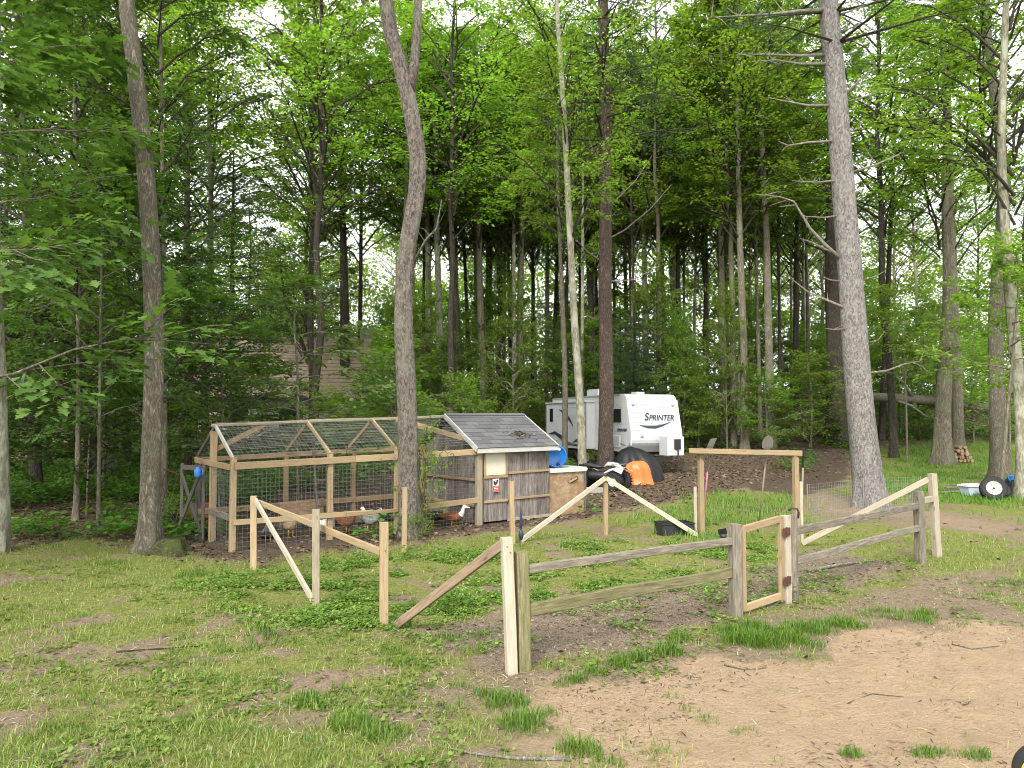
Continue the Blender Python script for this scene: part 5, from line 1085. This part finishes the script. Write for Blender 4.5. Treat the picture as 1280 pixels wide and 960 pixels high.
def swoosh(nm, pts, wmax, yy, parent, mat='navy'):
    mb = MB(); n = len(pts); vs = []
    for i, (x_, z_) in enumerate(pts):
        x0, z0 = pts[max(i - 1, 0)]; x1, z1 = pts[min(i + 1, n - 1)]; d = Vector((x1 - x0, 0, z1 - z0)).normalized(); pn = Vector((-d.z, 0, d.x)); w_ = wmax * math.sin(math.pi * (i + .15) / (n - .7)) * .5 + .004
        vs += [Vector((x_, yy, z_)) + pn * w_, Vector((x_, yy, z_)) - pn * w_]
    mb.add(vs + [v + Vector((0, -.006, 0)) for v in vs], [(2 * i, 2 * i + 1, 2 * i + 3, 2 * i + 2) for i in range(n - 1)] + [(2 * n + 2 * i + 2, 2 * n + 2 * i + 3, 2 * n + 2 * i + 1, 2 * n + 2 * i) for i in range(n - 1)])
    return mb.build(nm, mat, parent, local=True)
yy = -hw - .462
swoosh('stripe', [(-1.9, 2.5), (-1.4, 2.35), (-.9, 2.05), (-.55, 1.75)], .16, yy, so_); swoosh('stripe', [(-3.0, 1.35), (-2.4, 1.42), (-1.8, 1.25), (-1.0, .95), (.3, .85)], .18, yy, so_)
swoosh('stripe', [(-.6, 1.0), (-.1, 1.15), (.4, 1.3), (.6, 1.42)], .14, yy, so_); swoosh('stripe', [(-2.0, 1.15), (-1.4, 1.0), (-.6, .92), (.5, .95)], .08, yy, so_, 'trailer_grey')
swoosh('stripe', [(1.0, 1.3), (1.7, 1.25), (2.4, 1.1), (3.2, .98)], .12, -hw - .014, trl, 'trailer_grey')
MB().box((1.3, -hw - .02, 1.75), (.66, .04, 1.85)).build('door', 'trailer_white', trl, local=True)
MB().box((-.9, -.1, 3.24), (1.0, .75, .32)).box((-.9, -.1, 3.42), (.9, .65, .04)).build('air_conditioner', 'trailer_white', trl, local=True); MB().box((2.2, 0, 3.15), (.4, .4, .12)).build('roof_vent', 'trailer_white', trl, local=True)
for x_ in (-.15, -.95):
    for sg_ in (-1, 1):
        c_ = (x_, sg_ * (hw - .14), .36); wh = MB().lathe([(.2, -.1), (.33, -.1), (.36, -.06), (.36, .06), (.33, .1), (.2, .1)], 24, 'Y', c_).build('wheel', 'rubber', trl, True, local=True)
        MB().lathe([(0, -.06), (.08, -.07), (.1, -.05), (.18, -.04), (.21, -.1), (.21, .1), (.0, .1)], 20, 'Y', c_).build('rim', 'rim_white', wh, True, local=True)
def fpt(y_, z_, h=.0):
    return Vector((X1 + .02 - (z_ - 1.45) * .32 / 1.4 + h * .975, y_, z_ + h * .22))
for y_, z_ in ((-.95, 2.62), (.98, 2.62), (-.72, 1.35)): MB().box(fpt(y_, z_, .02), (.04, .1, .06)).build('marker_light', 'trailer_grey', trl, local=True)
def text_mesh(name, body, size, parent, origin, right, upv, mat, shear=.3, extrude=.004):
    cu = bpy.data.curves.new(name, 'FONT'); cu.body = body; cu.size = size; cu.shear = shear; cu.extrude = extrude; cu.offset = size * .012
    ob = bpy.data.objects.new(name, cu); COL.objects.link(ob); bpy.context.view_layer.update()
    me = bpy.data.meshes.new_from_object(ob); bpy.data.objects.remove(ob); me.name = name; me.materials.clear(); me.materials.append(MATS[mat])
    o = link(name, me, parent); r_ = Vector(right).normalized(); u_ = Vector(upv).normalized(); o.rotation_euler = Matrix((r_, u_, r_.cross(u_))).transposed().to_euler(); o.location = origin; return o
fu = (Vector(fpt(0, 2.4)) - Vector(fpt(0, 1.6))).normalized()
text_mesh('lettering', 'S', .44, trl, fpt(-.52, 2.0, .022), (0, 1, 0), fu, 'navy'); text_mesh('lettering', 'PRINTER', .32, trl, fpt(-.30, 2.0, .022), (0, 1, 0), fu, 'navy')
text_mesh('lettering', 'SPRINTER', .17, trl, (X1 - 1.05, -hw - .015, 1.55), (1, 0, 0), (0, 0, 1), 'navy')
def fswoosh(pts, wmax, mat):
    n = len(pts); vs = []
    for i, (y_, z_) in enumerate(pts):
        w_ = wmax * math.sin(math.pi * (i + .1) / (n - .8)) * .5 + .003; vs += [fpt(y_, z_ + w_, .02), fpt(y_, z_ - w_, .02)]
    MB().add(vs + [v - Vector((.01, 0, 0)) for v in vs], [(2 * i, 2 * i + 1, 2 * i + 3, 2 * i + 2) for i in range(n - 1)]).build('stripe', mat, trl, local=True)
fswoosh([(-.75, 1.79), (-.4, 1.72), (0, 1.72), (.35, 1.8), (.75, 1.93)], .10, 'navy'); fswoosh([(-.8, 1.82), (-.4, 1.79), (.0, 1.79), (.3, 1.85)], .05, 'trailer_grey')
MB().box((X1 + .55, .35, .98), (.55, .8, .75)).build('propane_cover', 'trailer_white', trl, local=True); MB().box((X1 + .85, .42, 1.05), (.06, .28, .4)).tube([(X1 + .88, .42, .9), (X1 + .9, .42, .4), (X1 + .9, .42, 0)], .03, 6).build('jack', 'black_plastic', trl, local=True)
for s in (-1, 1): MB().beam((X1 - .1, s * .8, .5), (X1 + 1.1, 0, .48), .1, .06).build('tongue', 'black_plastic', trl, local=True)

for y_ in (-hw - .012, hw + .012):
    MB().beam((X1 - .30, y_, 2.85), (X1 + .02, y_, 1.45), .07, .02).beam((X1 + .02, y_, 1.45), (X1 + .0, y_, 1.0), .07, .02).build('corner_trim', 'lint', trl, local=True)
    MB().beam((X0 + .05, y_, 3.03), (X1 - .8, y_, 3.07), .07, .03).build('roof_trim', 'trailer_grey', trl, local=True)
MB().box((2.3, -hw - .016, 1.15), (.9, .025, .5)).build('storage_hatch', 'lint', trl, local=True); MB().box((2.3, -hw - .032, 1.15), (.8, .012, .4)).build('hatch_panel', 'trailer_white', trl, local=True)
MB().box((1.55, -hw - .05, 1.7), (.04, .04, .16)).build('door_handle', 'black_plastic', trl, local=True); MB().box((2.5, -hw - .02, 2.2), (.6, .03, .55)).build('window', 'glass_dark', trl, local=True)
MB().tube([(2.7, -hw + .15, .72), (2.8, -hw + .1, .3), (2.8, -hw + .1, 0)], .035, 6).build('stabiliser', 'steel', trl, local=True)

# ================================================================== TARPS, QUAD
def drape(name, label, c, prof_, rx, ry, mat, seed, folds=9, rz=0, n=44, amp=.06, cat='tarp'):
    """cloth pulled over a heap: rings from hem to top, fold relief grows towards the hem"""
    rr = random.Random(seed); ph = [rr.uniform(0, 6.28) for _ in range(5)]; mb = MB(); vs = []
    for j, (s, z_, dx) in enumerate(prof_):
        for k in range(n):
            th = 2 * math.pi * k / n; sq = (abs(math.cos(th)) ** 2.6 + abs(math.sin(th)) ** 2.6) ** (-1 / 2.6)
            f = 1 + amp * s * (math.sin(folds * th + ph[0]) + .6 * math.sin(folds * 1.7 * th + ph[1] + j * .3)) + rr.uniform(-.012, .012)
            vs.append((rx * s * sq * f * math.cos(th) + dx, ry * s * sq * f * math.sin(th), z_ + (rr.uniform(-.02, .03) if 0 < j else rr.uniform(0, .03))))
    m = len(prof_); mb.add(vs, [(i * n + k, i * n + (k + 1) % n, (i + 1) * n + (k + 1) % n, (i + 1) * n + k) for i in range(m - 1) for k in range(n)] + [tuple((m - 1) * n + k for k in range(n))])
    o = mb.build(name, mat, None, True, local=True); o.location = c; o.rotation_euler = (0, 0, rz); return tag(o, label, cat)
b_ = G(803, 603); drape('black_tarp', 'black tarp pulled over a peaked heap in front of the trailer', Vector((b_.x - .05, b_.y + .75, b_.z - .02)), [(1.02, 0, .0), (1.0, .12, .0), (.93, .45, -.02), (.82, .75, -.05), (.62, .98, -.12), (.36, 1.12, -.2), (.12, 1.19, -.25), (.02, 1.2, -.25)], .86, .7, 'black_tarp', 3, 7, amp=.085)
b_ = G(799, 605); drape('orange_tarp', 'bright orange tarp bundled against the black tarp', Vector((b_.x, b_.y + .1, b_.z - .02)), [(1.12, 0, .04), (1.0, .05, .02), (.93, .3, .0), (.9, .52, -.03), (.74, .68, -.05), (.42, .76, -.02), (.1, .78, .0)], .44, .3, 'orange_tarp', 5, 5, R(8), amp=.13)
qb = G(752, 612); quad = thing('quad_bike', 'white and black quad bike with knobby tyres beside the tarps', 'quad bike', Vector((qb.x, qb.y + .3, qb.z)), R(-28))
for x_ in (-.6, .6):
    for s in (-1, 1):
        c_ = (x_, s * .42, .28); tb = MB().lathe([(.14, -.11), (.25, -.12), (.28, -.08), (.285, 0), (.28, .08), (.25, .12), (.14, .11)], 22, 'Y', c_)
        for k in range(22):
            th = k * 2 * math.pi / 22; 
            for yo in (-.06, .06): tb.box((c_[0] + .29 * math.cos(th + (.14 if yo > 0 else 0)), c_[1] + yo, c_[2] + .29 * math.sin(th + (.14 if yo > 0 else 0))), (.04, .08, .04), Matrix.Rotation(-th, 3, 'Y'))
        wh = tb.build('wheel', 'rubber', quad, False, local=True); MB().lathe([(0, -.05), (.06, -.06), (.13, -.04), (.145, -.1), (.145, .1), (0, .08)], 16, 'Y', c_).build('rim', 'rim_white' if s < 0 else 'black_plastic', wh, True, local=True)
MB().tube([(-.75, 0, .5), (-.3, 0, .42), (.2, 0, .42), (.7, 0, .5)], [(.12, .10), (.2, .16), (.2, .16), (.14, .1)], 10).build('frame', 'black_plastic', quad, True, local=True)
MB().tube([(-.7, 0, .74), (-.4, 0, .76), (-.05, 0, .70), (.12, 0, .72)], [(.13, .04), (.17, .07), (.14, .07), (.1, .05)], 10).build('seat', 'black_plastic', quad, True, local=True)
for x_, L in ((-.6, .5), (.62, .46)):
    for s in (-1, 1):
        MB().add([(x_ - L / 2, s * .2, .66), (x_, s * .2, .72), (x_ + L / 2, s * .2, .66), (x_ - L / 2 - .06, s * .56, .56), (x_, s * .56, .68), (x_ + L / 2 + .06, s * .56, .56), (x_ - L / 2, s * .2, .63), (x_, s * .2, .69), (x_ + L / 2, s * .2, .63), (x_ - L / 2 - .06, s * .56, .53), (x_, s * .56, .65), (x_ + L / 2 + .06, s * .56, .53)],
                 [(0, 1, 4, 3), (1, 2, 5, 4), (6, 9, 10, 7), (7, 10, 11, 8), (3, 4, 10, 9), (4, 5, 11, 10), (0, 3, 9, 6), (2, 8, 11, 5)]).build('fender', 'white_paint', quad, local=True)
MB().tube([(.15, 0, .7), (.3, 0, .80), (.55, 0, .78), (.78, 0, .64)], [(.1, .04), (.16, .08), (.16, .07), (.12, .04)], 10).build('hood', 'white_paint', quad, True, local=True)
MB().tube([(.12, -.38, .98), (.22, -.15, .99), (.3, 0, .92), (.22, .15, .99), (.12, .38, .98)], .016, 6).tube([(.3, 0, .92), (.36, 0, .7)], .025, 6).build('handlebar', 'black_plastic', quad, True, local=True)
MB().tube([(.5, -.3, .82), (.85, -.3, .82), (.85, .3, .82), (.5, .3, .82), (.5, -.3, .82)], .014, 6).build('rack', 'steel', quad, True, local=True)
b_ = G(742, 616); mb = MB(); rr = random.Random(4); tag(mb.prism([(b_.x - .55, b_.y, b_.z - .02), (b_.x + .35, b_.y - .05, b_.z - .02), (b_.x + .3, b_.y + .35, b_.z - .02), (b_.x - .5, b_.y + .4, b_.z - .02)], (0, 0, .16)).build('paving_slab', 'stone'), 'grey concrete slab on the ground below the quad bike', 'slab')

# ================================================================== LEFT OF THE RUN
b_ = G(228, 660); rk = thing('metal_rack', 'thin rusty rod rack leaning behind the tall brown maple', 'rack', b_)
pA, pB = at(200, 584, b_.y + .5), at(232, 596, b_.y + .4)
MB().tube([pA, pB], .018, 6).build('top_bar', 'rust', rk)
for k in range(5):
    u = k / 4.0; tp = pA.lerp(pB, u * .94 + .03); bt = Vector((tp.x - .16 - .06 * (1 - u), b_.y, 0)); bt.z = Tz(bt.x, bt.y); MB().tube([bt, tp], .010, 6).build('rod', 'rust', rk)
b_ = G(240, 658); wb = thing('red_wheelbarrow', 'red wheelbarrow tray tipped over in the shade beside the run', 'wheelbarrow', Vector((b_.x - .25, b_.y + 1.0, b_.z)), R(20)); wb.scale = (.7, .7, .7)
MB().add([(-.6, -.3, .1), (.5, -.3, .1), (.5, -.12, .62), (-.6, -.06, .55), (-.45, .0, .12), (.35, 0, .12), (.35, .05, .45), (-.45, .08, .42)], [(3, 2, 1, 0), (0, 1, 5, 4), (1, 2, 6, 5), (2, 3, 7, 6), (3, 0, 4, 7), (4, 5, 6, 7)]).build('tray', 'red_paint', wb, local=True)
for z_ in (.2, .45): MB().beam((-.5, .1, z_), (1.0, .12, z_ + .1), .04, .04).build('handle', 'board_dark', wb, local=True)
MB().lathe([(.1, -.04), (.17, -.05), (.19, 0), (.17, .05), (.1, .04)], 18, 'Y', (-.75, .1, .19)).lathe([(0, -.02), (.11, -.03), (.11, .03), (0, .02)], 14, 'Y', (-.75, .1, .19)).build('wheel', 'rubber', wb, True, local=True)
b_ = G(212, 690); st = thing('tree_stump', 'low mossy cut stump beside the tall brown maple', 'stump', b_)
link('stump_wood', trunk_mesh('stump_wood', [(0, 0, 0), (.02, 0, .12), (.03, .02, .24)], [.26, .2, .16], 'bark_moss', 20, .5, 5, .12, .06), st)
# ================================================================== RIGHT SIDE CLUTTER
def tyre(name, label, c, nrm_, r, rim='rim_white', cat='wheel'):
    t_ = thing(name, label, cat, c); t_.rotation_euler = Vector(nrm_).to_track_quat('Y', 'Z').to_euler()
    tb = MB().lathe([(r * .58, -.09), (r * .62, -.105), (r * .9, -.115), (r * .985, -.085), (r, -.03), (r, .03), (r * .985, .085), (r * .9, .115), (r * .62, .105), (r * .58, .09)], 32, 'Y')
    for k in range(32):
        th = k * 2 * math.pi / 32
        for yo in (-.075, 0, .075): tb.box((r * math.cos(th), yo, r * math.sin(th)), (.02, .05, .05), Matrix.Rotation(-th, 3, 'Y'))
    tb.build('tyre', 'rubber', t_, False, local=True)
    if rim:
        rm = MB().lathe([(0, .03), (.05, .035), (.06, .06), (.09, .055), (r * .4, .04), (r * .45, -.02), (r * .52, -.03), (r * .55, .06), (r * .6, .10), (r * .6, -.1), (r * .4, -.08), (0, -.05)], 28, 'Y').build('rim', rim, t_, True, local=True)
        for k in range(5): th = k * 2 * math.pi / 5; MB().lathe([(.016, .04), (.016, .075), (0, .075)], 8, 'Y', (.12 * math.cos(th), 0, .12 * math.sin(th))).build('lug_nut', 'steel', rm, True, local=True)
        MB().lathe([(.035, .03), (.03, .05), (0, .05)], 12, 'Y').build('hub', 'black_plastic', rm, True, local=True)
    return t_
b_ = G(1245, 625); tyre('spare_wheel', 'black tyre on white steel rim propped among the clutter', b_ + Vector((0, .1, .31)), (-.35, -.9, .35), .335)
tyre('spare_wheel', 'dark bare tyre lying behind the white rimmed wheel', b_ + Vector((.32, .42, .28)), (.2, -.6, .75), .33, None)
c_ = G(1220, 620); bn = thing('storage_bin', 'pale translucent storage bin beside the white rimmed wheel', 'bin', c_ + Vector((0, .15, 0)), R(8))
MB().add([(-.26, -.17, .01), (.26, -.17, .01), (.26, .17, .01), (-.26, .17, .01), (-.3, -.2, .28), (.3, -.2, .28), (.3, .2, .28), (-.3, .2, .28)], [(3, 2, 1, 0), (0, 1, 5, 4), (1, 2, 6, 5), (2, 3, 7, 6), (3, 0, 4, 7)]).build('tub', 'clear_bin', bn, local=True); MB().box((0, 0, .3), (.66, .46, .045)).box((0, 0, .33), (.5, .3, .03)).build('lid', 'lint', bn, local=True)
c_ = G(1271, 618); bk = thing('blue_bucket', 'bright blue bucket tipped behind the tyres', 'bucket', c_ + Vector((.02, .35, .34)), 0); bk.rotation_euler = (R(55), R(20), 0)
MB().lathe([(0, -.14), (.11, -.14), (.145, .14), (.155, .14), (.155, .16), (.135, .16), (.1, -.12), (0, -.12)], 20).build('pail', 'blue_item', bk, True, local=True)
drape('black_bag', 'black rubbish bag slumped below the blue bucket', c_ + Vector((.0, .2, 0)), [(1, 0, 0), (1.05, .1, 0), (.95, .22, 0), (.6, .32, .02), (.2, .36, .03), (.05, .4, .03)], .34, .28, 'black_tarp', 9, 6, cat='bag')
for k in range(4):
    p = G(1188 + 8 * k, 617 - 2 * k); tag(plank('scrap_board', p + Vector((-.5, .05 * k, .03 + .025 * k)), p + Vector((.45, .3, .05 + .025 * k)), .025, .14, ['pine_grey', 'board_dark', 'split_rail', 'board_dark'][k]), 'grey scrap board in the pile beside the storage bin', 'board', 'scrap boards by the bin')
# firewood
b_ = G(1200, 578); fw = thing('firewood_pile', 'small pile of split firewood between the two grey maples', 'firewood', b_); rr = random.Random(12)
for j in range(5):
    for k in range(6 - j):
        x_ = (k - (5 - j) / 2) * .17 + rr.uniform(-.03, .03); z_ = .09 + j * .145; r_ = rr.uniform(.07, .095); a_ = rr.uniform(-.25, .25)
        p = b_ + Vector((x_, 0, z_)); MB().tube([p + Vector((-a_ * .3, -.25 + rr.uniform(-.08, .08), 0)), p + Vector((a_ * .3, .3, 0))], r_, 6).build('log', 'firewood', fw)
# fallen tree lodged against the old maple
mb_ = G(1045, 556); ft = thing('fallen_tree', 'grey fallen trunk lodged across the wood behind the firewood', 'fallen tree', at(1240, 512, mb_.y + 3))
p = [at(1030, 497, mb_.y + .9), at(1090, 496, mb_.y + 1.2), at(1140, 499, mb_.y + 1.6), at(1185, 503, mb_.y + 2), at(1240, 513, mb_.y + 2.4), at(1330, 545, mb_.y + 2.8)]
MB().tube(p, [.2, .25, .27, .29, .3, .32], 14).build('trunk', 'bark_brown', ft, True)
for a_, b2_ in (((1118, 500), (1160, 522)), ((1140, 496), (1120, 470)), ((1180, 500), (1230, 520)), ((1200, 505), (1260, 486))): MB().tube([at(*a_, mb_.y + 1.4), at((a_[0] + b2_[0]) / 2, (a_[1] + b2_[1]) / 2 - 4, mb_.y + 1), at(*b2_, mb_.y + .6)], [.1, .07, .03], 7).build('branch', 'bark_dead', ft, True)
# brush heap at its foot
for i, (px, py, s) in enumerate([(1110, 545, 1.5), (1150, 540, 1.7), (1215, 545, 1.8), (1260, 550, 1.8), (1085, 535, 1.5), (1235, 530, 2.0), (1005, 530, 1.6), (870, 530, 1.4), (700, 565, 1.1), (740, 585, .7), (690, 575, .8)]):
    b_ = G(px, py); tree('shrub', 'bright green leafy shrub on the forest floor', b_, [], 2, 'shrub0', 'bark_maple', s, 'shrub', 'shrubs on the forest floor', seed=900 + i, cs=1.1, n=6, flare=0)
# ================================================================== FAR HOUSE AND CAR
hb = Vector((-12.2, 47, Tz(-12.2, 47) - 1.0)); hs_ = thing('brown_house', 'brown roofed house half hidden behind the trees', 'house', hb, R(14))
MB().box((0, 0, 1.6), (13, 7.6, 3.2)).build('wall', 'house_wall', hs_, local=True)
hr = MB().prism([(-7, -4.4, 3.1), (-7, 4.4, 3.1), (-7, 0, 7.0)], (14, 0, 0)).build('roof', 'house_roof', hs_, local=True)
rb = MB()
for i in range(16): s = i / 16; rb.box((0, -4.4 + 4.4 * s - .02, 3.1 + 3.9 * s + .03), (14.05, .32, .05), Matrix.Rotation(math.atan2(3.9, 4.4), 3, 'X'))
rb.build('shingle_course', 'house_roof', hr, local=True)['kind'] = 'stuff'; MB().box((3, .6, 6.9), (.9, .9, 1.6)).build('chimney', 'stone', hr, local=True)
for x_ in (-4.5, -1.5, 4.2):
    wi = MB().box((x_, -3.83, 1.9), (1.3, .08, 1.2)).build('window', 'glass_dark', hs_, local=True)
    MB().box((x_, -3.86, 2.55), (1.5, .1, .1)).box((x_, -3.86, 1.25), (1.5, .12, .1)).box((x_ - .7, -3.86, 1.9), (.1, .1, 1.2)).box((x_ + .7, -3.86, 1.9), (.1, .1, 1.2)).build('frame', 'white_paint', wi, local=True)
MB().box((1.5, -3.84, 1.1), (1.0, .08, 2.1)).build('door', 'board_dark', hs_, local=True)
cb = G(70, 533); cb.y += 6; cb.x *= 1.12; cb.z = Tz(cb.x, cb.y); car = thing('parked_car', 'white parked car glimpsed far behind the dark trunks', 'car', cb, R(15))
MB().prism([(x_, -.85, z_) for x_, z_ in ((-2.1, .35), (-2.15, .8), (-1.9, .95), (-1.2, 1.0), (-.6, 1.42), (.7, 1.45), (1.4, 1.0), (2.1, .9), (2.15, .4))], (0, 1.7, 0)).build('body', 'trailer_white', car, local=True)
for a_ in ([(-1.05, 1.02), (-.58, 1.36), (0, 1.38), (0, 1.02)], [(.06, 1.02), (.06, 1.38), (.66, 1.39), (1.2, 1.02)]): MB().prism([(x_, -.862, z_) for x_, z_ in a_], (0, .005, 0)).build('window', 'glass_dark', car, local=True)
for x_ in (-1.35, 1.35):
    for y_ in (-.8, .8): MB().lathe([(0, -.1), (.3, -.1), (.33, 0), (.3, .1), (0, .1)], 18, 'Y', (x_, y_, .33)).build('wheel', 'rubber', car, True, local=True)
# ================================================================== FOREGROUND BITS
b_ = Vector((3.16, 4.42, 0)); b_.z = Tz(b_.x, b_.y); wh = thing('cart_wheel', 'small black rubber wheel with yellow rim at the edge of the sand', 'wheel', b_ + Vector((0, 0, .225)), R(131)); wh.scale = (1.13, 1.13, 1.13)
MB().lathe([(.13, -.035), (.17, -.045), (.195, -.03), (.203, 0), (.195, .03), (.17, .045), (.13, .035)], 40, 'Y').build('tyre', 'rubber', wh, True, local=True); rm = MB().lathe([(.145, -.047), (.15, -.05), (.135, -.05), (.11, -.02), (.05, -.03), (0, -.03)], 36, 'Y').build('rim', 'yellow', wh, True, local=True); MB().lathe([(.145, .047), (.15, .05), (.135, .05), (.11, .02), (.05, .03), (0, .03)], 36, 'Y').build('rim', 'yellow', wh, True, local=True)
def stick(label, pts, r, mat='bark_dead'):
    P = [G(a, b) + Vector((0, 0, r)) for a, b in pts]; tag(MB().tube(P, [r * (1 - .6 * i / (len(P) - 1)) for i in range(len(P))], 7).build('stick', mat, smooth=True), label, 'stick')
stick('pale bare stick lying on the lawn beside the sand', [(715, 952), (640, 950), (590, 944), (552, 936)], .014)
stick('dark thin twig lying on the lawn', [(145, 816), (200, 812), (260, 808)], .009, 'bark_dark'); stick('pale half buried board edge outside the right rail fence', [(1010, 716), (1050, 708), (1095, 703)], .03)
stick('grey broken branch on the leaf litter behind the arch', [(1010, 552), (990, 530), (985, 512)], .05)

# vine and sprouts at the crooked tree
vp = G(531, 668); tree('climbing_vine', 'leafy green vine climbing the wire beside the crooked tree', Vector((vp.x, vp.y, vp.z)), [], 2, 'shrub0', 'bark_maple', 1.9, 'vine', None, seed=990, cs=.32, czs=1.0, n=6, flare=0)
vp = G(522, 676); tree('shrub', 'low green sprouts at the foot of the crooked tree', Vector((vp.x, vp.y, vp.z)), [], 2, 'shrub0', 'bark_maple', .5, 'shrub', None, seed=991, cs=.8, n=6, flare=0)
vp = G(215, 668); tree('shrub', 'bright leafy shrub behind the mossy stump', Vector((vp.x, vp.y, vp.z)), [], 2, 'shrub0', 'bark_maple', .7, 'shrub', None, seed=992, cs=.9, n=6, flare=0)
# screws where the fence boards meet
def screws(root, pts):
    for p in pts: MB().lathe([(.009, 0), (.008, -.004), (0, -.005)], 8, 'Y', p).build('screw', 'steel', root)
screws(gf, [at(634, 683, AP.y - .052), at(638, 690, AP.y - .052), at(481, 688, IP.y - .052), at(319, 630, KP.y - .105)])
screws(fb, [at(754, 602, FP.y - .098), at(761, 602, FP.y - .098)]); screws(ce, [at(1164, 600, EP.y - .058), at(1167, 625, EP.y - .058)])
for lab, pts, r_ in (('short dark twig on the sand near the long grass', [(905, 832), (930, 838), (958, 836)], .007), ('forked brown twig in the middle of the sand', [(1060, 880), (1090, 868), (1130, 872)], .006), ('thin curved twig on the far side of the sand', [(1190, 806), (1215, 812), (1250, 808)], .006), ('pale stick half buried in the lawn below the mound', [(300, 890), (340, 880), (372, 884)], .009), ('grey stick on the mulch inside the rail fence', [(760, 782), (790, 775), (830, 778)], .010)):
    stick(lab, pts, r_, 'bark_brown' if 'pale' not in lab else 'bark_dead')
